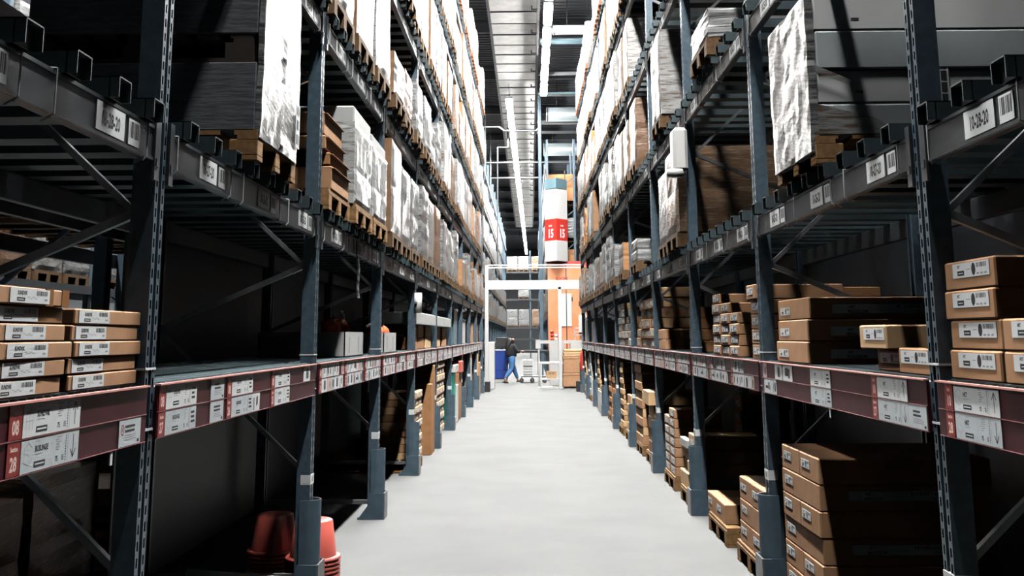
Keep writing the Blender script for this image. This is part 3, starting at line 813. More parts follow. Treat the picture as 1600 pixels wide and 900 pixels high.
# ------------------------------------------------------------------ cartons
def product_label(w, h, title, style, seed):
    r = random.Random(seed); mb = MB().box(-w / 2, w / 2, -.0015, 0, 0, h); y = -.0018
    if style == 'flat':
        mb.text(title, -w * .33, h * .55, h * .27, 1, y, .85)
        mb.rect(-w * .34, -w * .14, h * .12, h * .36, 1, y); mb.rect(-w * .32, -w * .17, h * .21, h * .26, 0, y - .0003)
        barcode(mb, w * .15, w * .43, h * .55, h * .88, 1, y, r, 11)
        for k in range(4): mb.rect(-w * .08 + .1 * w * k * .6, -w * .05 + .1 * w * k * .6 + w * .03, h * (.40 - .1 * (k % 2)), h * (.44 - .1 * (k % 2)), 2, y)
        mb.rect(w * .36, w * .44, h * .2, h * .34, 2, y)
    else:
        mb.text(title, -w * .36, h * .66, h * .2, 1, y, .8)
        mb.rect(-w * .36, -w * .17, h * .14, h * .48, 1, y); mb.rect(-w * .33, -w * .2, h * .28, h * .33, 0, y - .0003)
        n = 14; n0 = len(mb.v)
        cx, cz = w * .09, h * .5
        mb.v += [(cx + w * .055 * math.cos(2 * PI * i / n), y, cz + h * .42 * math.sin(2 * PI * i / n)) for i in range(n)]
        mb.f.append(tuple(range(n0, n0 + n))); mb.m.append(1)
        barcode(mb, w * .17, w * .44, h * .58, h * .88, 1, y, r, 9)
        for k in range(3): mb.rect(w * (.17 + .1 * k), w * (.23 + .1 * k), h * .12, h * .24, 2, y)
        mb.rect(-w * .1, w * .0, h * .5, h * .56, 2, y)
    return mb.mesh('product_label', [M_PAPER, M_INK, M_GREYINK])
_CM = {}
def carton_mesh(w, d, h, m, tape=False):
    k = (round(w, 3), round(d, 3), round(h, 3), m.name, tape)
    if k not in _CM:
        mb = MB().box(-w / 2, w / 2, 0, d, 0, h, 0, min(.006, h * .08))
        # the seam between the top flaps
        mb.box(-w / 2 + .004, w / 2 - .004, d / 2 - .002, d / 2 + .002, h - .001, h + .0006, 1)
        _CM[k] = mb.mesh('carton', [m, M_TAPE])
    return _CM[k]
_PL = {}
def plabel(w, h, title, style, seed=0):
    k = (round(w, 3), round(h, 3), title, style, seed)
    if k not in _PL: _PL[k] = product_label(w, h, title, style, seed)
    return _PL[k]
rc = random.Random(5)
def carton(side, y, z, w, h, d, inset, label, group=None, m=None, lab=None, rz=0.0, tape=None):
    """y: middle of the front face; lab: (w, h, title, style, dx, dz)"""
    o = link('carton', carton_mesh(w, d, h - .001, m or M_KRAFT), None, W(side, y, z, inset), RZ[side] + rz + rc.uniform(-.012, .012))
    tag(o, label, 'carton', group)
    if lab: link('product_label', plabel(*lab[:4]), o, (lab[4], -.0006, lab[5]))
    if tape:
        for x in tape: link('tape', MB().box(-.024, .024, -.001, .3, 0, h).mesh('tape', M_TAPE), o, (x, -.0005, 0))
    return o
ROWN = ('lowest', 'second', 'third', 'fourth', 'fifth', 'sixth', 'seventh', 'eighth', 'ninth', 'tenth', 'eleventh', 'twelfth', 'thirteenth', 'fourteenth', 'fifteenth')
ZS = LV[1][1] + .015
# flat sink boxes on rack eight, nearest bay: two piles
FL = (.235, .040, 'SUNDVIK', 'flat')
for i in range(5):
    y = 3.425 + (.0, -.01, .02, .0, .015)[i]
    carton('e', y, ZS + .0505 * i, .55, .0495, .62, .022 - (.004 if i == 2 else 0) + .002 * (i % 2), 'flat brown labelled box, %s in the pile beside the first upright of rack eight' % ROWN[i], 'flat boxes on rack eight', M_KRAFT, FL + (-.13, .005))
for i in range(6):
    y = 2.90 + (-.02, -.01, .03, -.01, -.015, .0)[i]
    carton('e', y - .055, ZS + .0505 * i, .56, .0495, .62, .022 - (.004 if i in (2,) else 0) + (.01 if i == 4 else 0), 'flat brown box with white product label, %s in the near pile on rack eight' % ROWN[i], 'flat boxes on rack eight', M_KRAFT2 if i in (4,) else M_KRAFT, FL + (.0 + .03 * (i % 2), .005), tape=(.15, .255) if i == 5 else None)
# oval-marked boxes on rack ten, nearest bay
OV = (.30, .052, 'HKT', 'oval')
for i in range(4):
    carton('t', 3.645 + (.0, -.012, .01, .004)[i], ZS + .105 * i, .415, .104, .62, .03 + .006 * (i % 2), 'brown oval-marked box, %s in the pile just outside the first upright of rack ten' % ROWN[i], 'oval-marked boxes on rack ten', M_KRAFT, OV + (.02, .042))
for i in range(2):
    carton('t', 3.195, ZS + .105 * i, .44, .104, .62, .03, 'brown oval-marked box, %s of the two at the near end of rack ten' % ('lower', 'upper')[i], 'oval-marked boxes on rack ten', M_KRAFT, OV + (.0, .042))
# loose ones in the second bay
carton('t', 4.20, ZS, .40, .105, .6, .035, 'brown oval-marked box standing alone against the first upright of rack ten', None, M_KRAFT, OV + (-.02, .042))
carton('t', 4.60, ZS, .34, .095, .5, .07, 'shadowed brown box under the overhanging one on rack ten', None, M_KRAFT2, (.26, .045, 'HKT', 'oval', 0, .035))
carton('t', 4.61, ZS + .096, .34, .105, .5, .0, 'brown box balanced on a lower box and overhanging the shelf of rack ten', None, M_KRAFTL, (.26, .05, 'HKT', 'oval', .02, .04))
for i in range(3):
    o = carton('t', 6.12, ZS + .123 * i, .70, .122, .95, .02 + .01 * i, 'long brown carton, %s of three piled inside the second upright of rack ten' % ROWN[i], None, M_KRAFT, (.22, .045, 'HKT', 'oval', -.18, .03))
    s = link('side_label', plabel(.55, .05, 'HKT', 'flat'), o, (.351, .40, .03), PI / 2)
# big grid of small boxes, third bay
SM = (.24, .045, 'HKT', 'oval')
cols = (6, 5, 4)
for c in range(3):
    for i in range(cols[c]):
        if c == 2 and i > 3: continue
        carton('t', 8.55 - .36 * c, ZS + .082 * i, .346, .081, .6, .02 + .006 * ((i + c) % 2), 'small labelled box in the stepped grid on rack ten, %s column, %s row' % (('far', 'middle', 'near')[c], ROWN[i]), 'stepped grid of small boxes', M_KRAFT, SM + (0, .022))
for i in range(5):
    carton('t', 7.10, ZS + .10 * i, .26, .098, .6, .03 - .03 * (i == 4), 'brown box, %s in the column just beyond the second upright of rack ten' % ROWN[i], 'column beyond the second upright', M_KRAFT, (.18, .045, 'HKT', 'oval', 0, .03))
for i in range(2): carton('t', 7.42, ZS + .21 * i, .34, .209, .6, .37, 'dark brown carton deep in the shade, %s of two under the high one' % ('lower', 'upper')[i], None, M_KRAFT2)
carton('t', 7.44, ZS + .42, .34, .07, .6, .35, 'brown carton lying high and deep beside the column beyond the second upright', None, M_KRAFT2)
# fourth bay: thin columns with small labels, far upright pair
for c, (yy, n) in enumerate(((10.4, 4), (10.0, 1))):
    for i in range(n): carton('t', yy, ZS + .11 * i, .22, .108, .5, .10, 'small dark box, %s row, %s thin column in the fourth bay of rack ten' % (ROWN[i], ('longer', 'single-box')[c]), None, M_KRAFT2, (.16, .07, 'HKT', 'flat', 0, .02))
for i in range(2): carton('t', 12.1, ZS + .115 * i, .55, .113, .5, .02, 'brown box, %s of two against the fourth upright on rack ten' % ('lower', 'upper')[i], None, M_KRAFT)
def wall_of_boxes(side, ys, heights, w, h, z, bayname, m, lab=None, depth=.55, inset=.02, gm=None, pattern=None):
    for c, yy in enumerate(ys):
        for i in range(heights[c]):
            carton(side, yy + rc.uniform(-.012, .012), z + h * i, w - .01, h - .003, depth, inset + rc.uniform(0, .03), 'box in the %s, %s column, %s row' % (bayname, ORD[c], ROWN[i]), bayname, m if (i + c) % 3 else (gm or m), lab)
wall_of_boxes('t', [13.0, 13.55, 14.15, 14.8], [6, 5, 5, 2], .55, .125, ZS, 'stepped hand-shelf stack, rack ten fifth bay', M_KRAFTL, (.3, .06, 'HKT', 'flat', 0, .03), gm=M_KRAFT)
wall_of_boxes('t', [15.9, 16.5, 17.2, 17.8], [3, 4, 6, 6], .58, .115, ZS, 'white-labelled hand-shelf stack, rack ten sixth bay', M_KRAFTL, (.4, .085, 'HKT', 'flat', 0, .015), gm=M_CARTONW)
for q, (yy, hh) in enumerate(((24.75, .52), (25.66, .5), (27.65, .62), (28.6, .6))):
    o = link('white_carton', MB().box(-.4, .4, 0, .6, 0, hh, 0, .008).mesh('white_carton', M_CARTONW), None, W('t', yy, ZS, .04), RZ['t'])
    tag(o, 'tall white carton on the hand shelf far along rack ten, %s of four' % ORD[q], 'carton', 'white cartons on rack ten')

# floor level of rack ten -----------------------------------------------------
def floor_pallet(side, y, inset, label, cat='pallet', w=.8):
    t = thing('floor_pallet', label, cat, W(side, y, 0, inset), RZ[side])
    for x in (-.35, 0, .35):
        link('bottom_board', BOARDB, t, (x, 0, 0))
        for yy in (.07, .6, 1.13): link('block', BLOCK, t, (x, yy, 0))
    for yy in (.05, .6, 1.15): link('cross_board', BOARDC, t, (0, yy, 0))
    for i in range(7): link('deck_board', BOARDT, t, (0, .06 + .18 * i, 0))
    return t
LBL = (.17, .045, 'HKT', 'oval')
def brick_stack(side, y, inset, layers, h, w2, d, name, z0=.144, first_pair=True, m=M_KRAFT, lab=LBL, side_lab=True):
    """pairs of half boxes alternating with one long box"""
    for i in range(layers):
        pair = (i % 2 == 0) == first_pair
        z = z0 + h * i; jit = .008 * (i % 3)
        s = 1 if side == 'e' else -1
        if pair:
            for q, dy in enumerate((w2 / 2, -w2 / 2)):
                carton(side, y + dy, z, w2 - .008, h, d, inset + jit * .4, 'half-length carton, %s of the %s layer, %s' % (('farther', 'nearer')[q], ROWN[i], name), name, m, lab + (-.07, h * .42) if lab else None)
        else:
            o = carton(side, y, z, 2 * w2 - .012, h, d, inset + jit * .4, 'long brown carton, %s layer of the %s' % (ROWN[i], name), name, m, lab + (-.24, h * .42) if lab else None)
            if side_lab: link('side_label', plabel(.5, .05, 'HKT', 'flat'), o, (w2 - .005, .40, h * .4), PI / 2)
floor_pallet('t', 6.02, .0, 'wooden pallet under the tall stack at the second upright of rack ten')
brick_stack('t', 6.02, .0, 6, .135, .40, .9, 'tall floor stack at the second upright', first_pair=False)
floor_pallet('t', 7.42, -.02, 'wooden pallet under the three-layer stack on the floor of rack ten')
brick_stack('t', 7.36, .0, 3, .15, .40, .55, 'three-layer floor stack', first_pair=True)
floor_pallet('t', 8.62, -.02, 'wooden pallet under the two low boxes on the floor of rack ten')
brick_stack('t', 8.75, .0, 1, .15, .40, .5, 'single low layer past the three-layer stack', first_pair=True)
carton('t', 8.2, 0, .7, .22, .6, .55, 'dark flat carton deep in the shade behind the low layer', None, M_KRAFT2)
# fourth bay: ragged stack by the third upright, neat one past it
floor_pallet('t', 10.25, -.02, 'wooden pallet under the ragged cartons past the third upright')
for i, (yy, z, w_, h_, m) in enumerate(((10.5, .144, .5, .14, M_KRAFTL), (10.03, .144, .40, .16, M_CARTONW), (10.55, .285, .3, .12, M_KRAFT), (10.04, .305, .44, .11, M_KRAFTL), (10.5, .41, .5, .10, M_KRAFT), (10.03, .42, .40, .12, M_KRAFTL), (10.5, .515, .46, .08, M_CARTONW), (10.04, .545, .42, .13, M_KRAFTL))):
    carton('t', yy, z, w_, h_, .6, .0 + .02 * (i % 3), '%s carton in the ragged pile past the third upright, %s piece up' % ({M_KRAFTL: 'pale brown', M_KRAFT: 'brown', M_CARTONW: 'white-labelled'}[m], ORD[i]), 'ragged cartons past the third upright', m, (.2, .05, 'HKT', 'flat', 0, .03) if i % 2 else None)
floor_pallet('t', 11.5, -.02, 'wooden pallet under the neat two-column stack in the fourth bay')
for c in range(2):
    for i in range(7 - (1 if c else 0)):
        carton('t', 11.30 + .40 * c, .144 + .098 * i, .39, .096, .5, .0, 'brown carton in the neat two-column stack, %s column, %s row' % (('nearer', 'farther')[c], ROWN[i]), 'neat two-column stack', M_KRAFT, (.26, .06, 'HKT', 'flat', 0, .02))
for i, (z, h_, dx) in enumerate(((.55, .16, 0), (.71, .13, .05), (.84, .16, -.04))):
    carton('t', 10.96 + dx, z, .36, h_, .5, .64, 'brown carton set back between the ragged and neat stacks, %s up' % ROWN[i], 'set-back column', M_KRAFT2 if i == 1 else M_KRAFT, (.2, .06, 'HKT', 'flat', 0, .03))
carton('t', 10.96, 0, .4, .55, .5, .66, 'large brown carton carrying the set-back column of smaller boxes', None, M_KRAFT2)
# further bays: tall columns
def tall(side, y, rows, w_, h_, name, m, inset=.0, lab=None, cols=1, gm=None, z=.144, pal=True):
    if pal: floor_pallet(side, y + .12, inset - .01, 'wooden pallet under the ' + name)
    for c in range(cols):
        for i in range(rows):
            carton(side, y + (w_ + .01) * c, z + h_ * i, w_, h_ - .003, .6, inset + .012 * (i % 2), 'carton of the %s, %s row%s' % (name, ROWN[min(i, 14)], '' if cols == 1 else ', %s column' % ORD[c]), name, m if i % 2 else (gm or m), lab)
tall('t', 13.3, 4, .5, .15, 'low overhung pile, fifth bay of rack ten', M_KRAFTL, .0, None, 1, M_KRAFT)
carton('t', 13.25, .747, .62, .17, .6, -.06, 'long pale carton overhanging the aisle on the low pile, fifth bay of rack ten', None, M_KRAFTL)
tall('t', 14.5, 9, .42, .118, 'tall double column, fifth bay of rack ten', M_KRAFTL, .0, None, 2, M_KRAFT)
tall('t', 16.2, 4, .5, .14, 'short pile, sixth bay of rack ten', M_KRAFTL, .0)
tall('t', 17.4, 12, .5, .085, 'tall thin-boxed column, sixth bay of rack ten', M_KRAFT, .0, None, 1, M_KRAFTL)
tall('t', 19.3, 10, .5, .1, 'dark column, seventh bay of rack ten', M_KRAFT2, .02)
tall('t', 20.2, 10, .5, .1, 'second dark column, seventh bay of rack ten', M_KRAFT2, .02)
tall('t', 23.2, 10, .55, .105, 'leaning column, eighth bay of rack ten', M_KRAFT, .0, None, 1, M_KRAFTL)
tall('t', 26.3, 7, .6, .15, 'pale column, ninth bay of rack ten', M_CARTONW, .0)
tall('t', 28.6, 7, .6, .15, 'second pale column, last bay of rack ten', M_KRAFTL, .0)
o = link('white_board', MB().box(-.5, .5, 0, .02, .02, .45, 0, .004).mesh('white_board', M_WHITE), None, W('t', 22.3, 0, -.05), RZ['t']); tag(o, 'white board leaning at floor level near the eighth upright of rack ten', 'board')

# floor level of rack eight ------------------------------------------------------
def tub(x, y, z, label, n, group):
    t = thing('plastic_tub', label, 'tub', (x, y, z), n * 1.1, group)
    link('tub_body', MB().lathe([(0, .245), (.112, .245), (.122, .238), (.150, .02)], 24).mesh('tub_body', M_REDTUB, True), t)
    link('tub_rim', MB().lathe([(.150, .022), (.176, .018), (.180, .004), (.172, 0), (.150, .006)], 24).mesh('tub_rim', M_REDTUB, True), t)
TUBS = None
def tubs(x, y, n, name):
    global TUBS
    body = MB().lathe([(0, .245), (.112, .245), (.122, .238), (.150, .02)], 24).mesh('tub_body', M_REDTUB, True)
    rim = MB().lathe([(.150, .022), (.176, .020), (.180, .006), (.172, 0), (.150, .006)], 24).mesh('tub_rim', M_REDTUB, True)
    for i in range(n):
        t = thing('plastic_tub', 'red tub, %s of the nest %s' % ((ROWN[i] if i < n - 1 else 'topmost'), name), 'tub', (x, y, .026 * i), 0, 'nested red tubs')
        link('tub_body', body, t); link('tub_rim', rim, t)
tubs(-1.73, 7.2, 8, 'deeper in the shade behind the second upright')
tubs(-1.42, 6.97, 8, 'at the aisle edge behind the second upright')
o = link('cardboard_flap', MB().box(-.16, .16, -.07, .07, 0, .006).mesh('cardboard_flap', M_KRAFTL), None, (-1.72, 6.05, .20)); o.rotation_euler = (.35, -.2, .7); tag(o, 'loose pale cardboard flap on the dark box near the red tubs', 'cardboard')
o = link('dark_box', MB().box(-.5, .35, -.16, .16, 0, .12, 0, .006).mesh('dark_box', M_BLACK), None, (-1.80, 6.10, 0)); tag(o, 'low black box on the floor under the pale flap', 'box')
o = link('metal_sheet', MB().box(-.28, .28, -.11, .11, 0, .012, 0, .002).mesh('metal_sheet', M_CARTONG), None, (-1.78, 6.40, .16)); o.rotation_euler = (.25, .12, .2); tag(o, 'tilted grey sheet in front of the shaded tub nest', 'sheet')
tall('e', 12.85, 9, .36, .088, 'near brown grid of rack eight', M_KRAFT, .0, (.2, .05, 'HKT', 'flat', 0, .02), 2, M_KRAFTL)
for i, (yy, hh) in enumerate(((14.55, .95), (14.82, 1.2))):
    o = link('brown_panel', MB().box(-.10, .10, 0, .5, .0, hh, 0, .008).mesh('brown_panel', M_KRAFT2), None, W('e', yy, 0, -.02), RZ['e']); tag(o, '%s upright brown packed panel beside the near carton grid, rack eight' % ('shorter', 'taller')[i], 'panel')
tall('e', 15.75, 11, .42, .098, 'tall brown grid by the fifth upright', M_KRAFT, .0, (.22, .05, 'HKT', 'flat', 0, .02), 3, M_KRAFTL)
cols_ = ((M_GREEN, 'green'), (M_WHITE, 'white'), (M_REDTUB, 'red'))
for i, (yy, m, nm, w_, z, h_, inset) in enumerate(((19.1, M_GREEN, 'green', .5, 0, .95, .0), (19.1, M_WHITE, 'white', .6, .95, .14, -.05), (19.9, M_WHITE, 'white', .4, 0, .7, .0), (20.6, M_REDTUB, 'red', .7, .9, .22, -.04), (20.6, M_KRAFT2, 'dark brown', .7, 0, .9, .0), (21.8, M_REDTUB, 'bright red', .5, .8, .45, .25), (21.8, M_KRAFT, 'brown', .5, 0, .8, .1), (24.48, M_WHITE, 'tall white', .5, 0, 1.1, .0), (24.48, M_REDTUB, 'small red', .5, 1.1, .1, .0), (27.42, M_KRAFTL, 'pale orange-brown', .6, 0, 1.15, .0), (28.7, M_KRAFT, 'orange-brown', .6, 0, .9, .0))):
    o = link('packed_box', MB().box(-w_ / 2, w_ / 2, 0, .6, 0, h_, 0, .012).mesh('packed_box', m), None, W('e', yy, z + .001, inset), RZ['e'])
    tag(o, '%s packed box, %s of the coloured goods on the floor of rack eight' % (nm, ORD[i]), 'box', 'coloured goods on the floor')
# hand shelf of rack eight
def toy_bin(y, inset, label, w_=.9):
    t = thing('carton_tray', label, 'tray', W('e', y, ZS, inset), RZ['e'])
    mb = MB().box(-w_ / 2, w_ / 2, 0, .01, 0, .20).box(-w_ / 2, w_ / 2, .69, .70, 0, .20).box(-w_ / 2, -w_ / 2 + .01, 0, .7, 0, .20).box(w_ / 2 - .01, w_ / 2, 0, .7, 0, .20).box(-w_ / 2, w_ / 2, 0, .7, 0, .008)
    link('tray_wall', mb.mesh('tray_wall', M_CARTONW), t)
    mk = MB().rect(-.03, .03, .03, .16, 0, -.0012).mesh('printed_mark', M_GREYINK)
    for x in (-.25, .2): link('printed_mark', mk, t, (x, 0, 0))
def plush(y, z, inset, s, m, label):
    bm = bmesh.new(); bmesh.ops.create_icosphere(bm, subdivisions=2, radius=1)
    for v in bm.verts: v.co += noise.noise_vector(v.co * 1.3 + Vector((y, z, 0))) * .22
    mb = MB().bm(bm, 0, Matrix.Diagonal((s * 1.25, s, s * .9, 1)))
    t = thing('plush_toy', label, 'toy', W('e', y, z, inset), RZ['e'], 'plush toys in the trays')
    link('body', mb.mesh('body', m, True), t)
    tl = MB().path([(s * .5, 0, .5 * s), (s * .8, -.01, s * 1.1), (s * .7, -.01, s * 1.7)], s * .17, 7).mesh('tail', M_WHITE, True); link('tail', tl, t)
toy_bin(10.55, .04, 'white carton tray full of orange plush toys past the third upright of rack eight')
toy_bin(8.75, .10, 'shaded carton tray of orange plush toys before the third upright of rack eight')
for i in range(4):
    plush(10.24 + .207 * i, ZS + .21 + .02 * (i % 2), .15 + .05 * (i % 2), .080, M_TOY if i != 1 else M_WHITE, '%s plush toy, %s along in the tray past the third upright' % ('orange' if i != 1 else 'white', ORD[i]))
    plush(8.44 + .207 * i, ZS + .22 + .03 * (i % 2), .24 + .05 * (i % 2), .080, M_TOY, 'dark-lit orange plush toy, %s along in the tray before the third upright' % ORD[i])
fw = MB().box(-1.3, 1.3, 0, .5, 0, .15, 0, .008).mesh('flat_white_carton', M_CARTONW)
for yy, nm in ((13.93, 'near'), (16.82, 'farther')):
    o = link('flat_white_carton', fw, None, W('e', yy, ZS + .31, .0), RZ['e']); tag(o, '%s long white carton lying on brown boxes on the hand shelf of rack eight' % nm, 'carton', 'long white cartons')
for i, (yy, z, w_, h_, m) in enumerate(((12.95, 0, .5, .17, M_KRAFT2), (12.95, .172, .5, .135, M_KRAFT2), (13.6, 0, .7, .14, M_KRAFT2), (13.6, .142, .7, .165, M_KRAFT), (14.6, 0, .9, .15, M_KRAFTL), (14.6, .152, .9, .15, M_KRAFTL), (16.1, 0, .9, .305, M_KRAFTL), (17.3, 0, .8, .305, M_KRAFT))):
    carton('e', yy, ZS + z, w_, h_, .6, .05, '%s box carrying the long white carton, %s counted from the near low corner' % ({M_KRAFT2: 'dark brown', M_KRAFT: 'brown', M_KRAFTL: 'pale brown'}[m], ORD[i]), 'boxes under the long white carton', m)
for i, (yy, m, nm, h_) in enumerate(((18.9, M_BLUE, 'blue-grey', .62), (20.4, M_PALEBLUE, 'pale blue-grey', .66), (23.0, M_WHITE, 'white', .5), (26.3, M_KRAFT, 'orange-brown', .5), (28.6, M_KRAFT, 'second orange-brown', .55))):
    o = link('packed_box', MB().box(-.45, .45, 0, .6, 0, h_, 0, .01).mesh('packed_box', m), None, W('e', yy, ZS, .08), RZ['e']); tag(o, 'tall %s packed box on the hand shelf far along rack eight' % nm, 'box')
# dangling film end and cable ties below the second level of rack eight
o = link('film_strip', MB().path([(0, 0, 0), (.0, .03, -.10), (.01, .07, -.22), (0, .085, -.36), (.01, .08, -.45)], .011, 6).mesh('film_strip', FILM_W[0]), None, (XL + .02, 8.05, LV[2][1] - .02)); tag(o, 'torn strip of white film hanging below the second beam level of rack eight', 'film strip')
t = thing('beacon', 'small white sensor on a grey bracket on the fourth upright of rack eight', 'sensor', W('e', 12.45, 2.0, -.03), RZ['e'])
link('sensor_body', MB().tube((0, 0, -.12), (0, 0, .12), .05, 12).mesh('sensor_body', M_WHITE, True), t); link('bracket', MB().box(-.09, .02, 0, .03, -.01, .01).mesh('bracket', M_GALV), t)

# ------------------------------------------------------------------ racks behind the two aisle racks and across the next aisles
def plain_rack(name_label, x, y0, n, face, levels, h=8.6, group=None, pitch=2.9):
    """one run of pallet racking seen small or dark: uprights and beams are its parts; face +1 looks to +X"""
    t = thing('pallet_rack', name_label, 'pallet rack', (x, y0, 0), PI / 2 if face > 0 else -PI / 2, group)
    L = n * pitch; s = 1 if face > 0 else -1
    pm = MB().box(-.05, .05, 0, .08, 0, h).box(-.05, .05, DEPTH - .08, DEPTH, 0, h)
    for k in range(int(h / 1.3)): pm.prism([(.08, .4 + 1.26 * k), (DEPTH - .08, 1.2 + 1.26 * k), (DEPTH - .08, 1.24 + 1.26 * k), (.08, .44 + 1.26 * k)], -.015, .015, 'x')
    pm = pm.mesh('upright', M_BLUE)
    for k in range(n + 1): link('upright', pm, t, (s * k * pitch, 0, 0))
    bm_ = MB().box(0, L, -.045, -.001, 0, .12).mesh('front_beam', M_BEAM); br_ = MB().box(0, L, DEPTH + .001, DEPTH + .045, 0, .12).mesh('rear_beam', M_BEAM)
    for z in levels: link('front_beam', bm_, t, (0 if s > 0 else -L, 0, z)); link('rear_beam', br_, t, (0 if s > 0 else -L, 0, z))
    return t
LEVS = [LV[k][0] for k in range(1, 7)]
plain_rack('dark rack standing back to back with rack eight', -2.75 - DEPTH, .87, 11, -1, LEVS, 9.2)
plain_rack('rack across the next aisle, glimpsed through the flat boxes bay of rack eight', -6.6, .87, 12, 1, LEVS, 9.2)
plain_rack('dark rack standing back to back with rack ten', 2.88 + DEPTH, 1.03, 11, 1, LEVS, 9.2)
plain_rack('rack across the next aisle, glimpsed behind the boxes of rack ten', 6.75, 1.03, 10, -1, LEVS, 9.2)
for nm, x, ya, lb in (('blackout_sheet', -2.62, 6.6, 'added dark sheet blocking light between rack eight and the rack behind'), ('blackout_sheet', 2.75, 4.4, 'added dark sheet blocking light between rack ten and the rack behind')):
    o = thing(nm, lb, 'blackout sheet', (x, 0, 0))  # added sheets that hide the lit next aisle and keep rack interiors black
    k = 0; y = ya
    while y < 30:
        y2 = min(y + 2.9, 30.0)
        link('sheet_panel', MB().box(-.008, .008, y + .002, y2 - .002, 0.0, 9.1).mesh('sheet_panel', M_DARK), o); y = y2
def far_load(x, y, z, rz, h, look, label, group, w_=.82):
    t = thing('pallet_load', label, 'pallet load', (x, y, z), rz, group)
    link('pallet', PAL, t); vs = VAR[look]; link('wrapped_cartons', vs[ri.randrange(len(vs))], t, (0, 0, .144), 0, (w_ / .8, 1, h))
for lev in (1, 2, 3, 4):
    for i in range(12):
        y = 7.25 + .9 * (i % 3) + 2.9 * (i // 3)
        if lev in (1, 4) and i % 2: continue
        far_load(-6.57, y, LV[lev][1] - (.007 if lev > 1 else .062), PI / 2, ri.uniform(.6, .8) if lev != 1 else .42, ri.choice(('white', 'kraft', 'brown')), 'load across the next aisle beyond rack eight, %s level, %s along' % (LEVEL[lev], ORD[i]), 'loads across the aisle behind rack eight')
for i in range(6):
    far_load(-3.83, (3.28, 4.28, 5.2, 6.12, 7.2, 8.12)[i], 0.001, -PI / 2, (.55, .8, .62, .7, .5, .75)[i], 'brown', 'shaded brown load on the floor of the rack behind rack eight, %s along' % ORD[i], 'shaded loads behind rack eight')
for i in range(6):
    far_load(-3.83, 4.25 + .93 * i + .12 * (i // 3), LV[2][0] + .123, -PI / 2, (.9, .8, .95, .85, .9, .8)[i], 'brown', 'shaded brown load on the second level of the rack behind rack eight, %s along' % ORD[i], 'shaded loads behind rack eight')
for lev in (2, 3):
    for i in range(6):
        far_load(6.72, 7.4 + .9 * (i % 3) + 2.9 * (i // 3), LV[lev][1] - .007, -PI / 2, .7, ri.choice(('white', 'kraft')), 'load across the next aisle beyond rack ten, %s level, %s along' % (LEVEL[lev], ORD[i]), 'loads across the aisle behind rack ten')
for i in range(7):
    lamp(-5.2, 6 + 2.6 * i, 10.0, 'strip lamp over the next aisle beyond rack eight, %s along' % ORD[i], 'lamps over the next aisles')
    lamp(5.3, 6 + 2.6 * i, 10.0, 'strip lamp over the next aisle beyond rack ten, %s along' % ORD[i], 'lamps over the next aisles')

# ------------------------------------------------------------------ beyond the cross aisle
X2L, X2R, Y2 = -1.75, 0.66, 38.5
plain_rack('long rack lining the far aisle beyond the white gantry, facing the number tower', X2L, Y2, 13, 1, LEVS, 9.0)
plain_rack('rack behind the orange end panel and number tower', X2R, Y2, 13, -1, LEVS, 9.0)
FL_ = [1.30, 2.12, 4.25, 6.3]
t = plain_rack('cross rack closing the end of the far aisle', -2.85, 78.0, 2, 1, FL_, 8.0)
t.rotation_euler = (0, 0, 0)
for lev, nb in ((2, 13), (3, 13), (4, 9), (5, 9)):
    for i in range(nb * 2):
        y = Y2 + .78 + 2.9 * (i // 2) + 1.34 * (i % 2)
        far_load(X2L + .03, y, LV[lev][1] - .007, PI / 2, ri.uniform(.7, 1.08), ('orange' if (lev, i) == (2, 1) else ri.choice(('white', 'white', 'grey', 'kraft', 'white'))), 'wrapped load on the far aisle rack beyond the gantry, %s level, %s along' % (LEVEL[lev], ORD[i]), 'loads on the far aisle rack', 1.18)
for lev in (2, 3, 4, 5):
    for i in range(7):
        y = Y2 + .78 + 2.9 * (i // 2) + 1.34 * (i % 2)
        far_load(X2R - .03, y, LV[lev][1] - .007, -PI / 2, ri.uniform(.7, 1.05), ri.choice(('white', 'kraft', 'grey')), 'wrapped load behind the orange end panel, %s level, %s along' % (LEVEL[lev], ORD[i]), 'loads behind the orange end panel', 1.18)
for lev in range(3):
    for i in range(3):
        if lev == 1 and i != 1: continue
        far_load((-1.32, -.45, .56)[i], 77.96, FL_[1 + lev] + .123, 0, (1.2, .95, 1.0)[lev], ('white', 'white', 'brown')[i], 'load on the cross rack ending the far aisle, %s level, %s of three' % (LEVEL[lev + 2], ('first', 'middle', 'last')[i]), 'loads on the cross rack')

# white gantry
t = thing('gantry', 'white square-tube gantry with deep header spanning the aisle at the rack ends', 'gantry', (0, 32, 0))
pm = MB().box(-.055, .055, -.055, .055, 0, 3.78, 0, .006).mesh('gantry_post', M_WHITE)
link('gantry_post', pm, t, (-1.33, 0, 0)); link('gantry_post', MB().box(-.05, .05, -.05, .05, 0, 3.1, 0, .006).mesh('gantry_post', M_WHITE), t, (.93, 0, 0)); link('gantry_post', pm, t, (1.66, 0, 0))
link('header', MB().box(-1.28, 1.61, -.05, .05, 3.02, 3.30, 0, .006).mesh('header', M_WHITE), t)
rl = MB().box(-1.28, 1.61, -.03, .03, 0, .04).mesh('rail', M_WHITE)
link('rail', rl, t, (0, 0, 3.68)); link('rail', rl, t, (0, 0, 3.76))
o = link('display_board', MB().box(-.09, .09, -.3, .3, 0, 1.42, 0, .01).mesh('display_board', M_WHITE), None, (-1.19, 32.4, 0)); tag(o, 'white upright board beside the gantry post at the end of rack eight', 'panel')
for x, lb in ((-1.25, 'rack eight'), (1.42, 'rack ten')):
    o = link('end_guard', MB().box(-.08, .08, -.12, .12, 0, .30, 0, .012).mesh('end_guard', M_BLACK), None, (x, 30.6, 0)); tag(o, 'black corner guard on the floor at the end of ' + lb, 'corner guard')
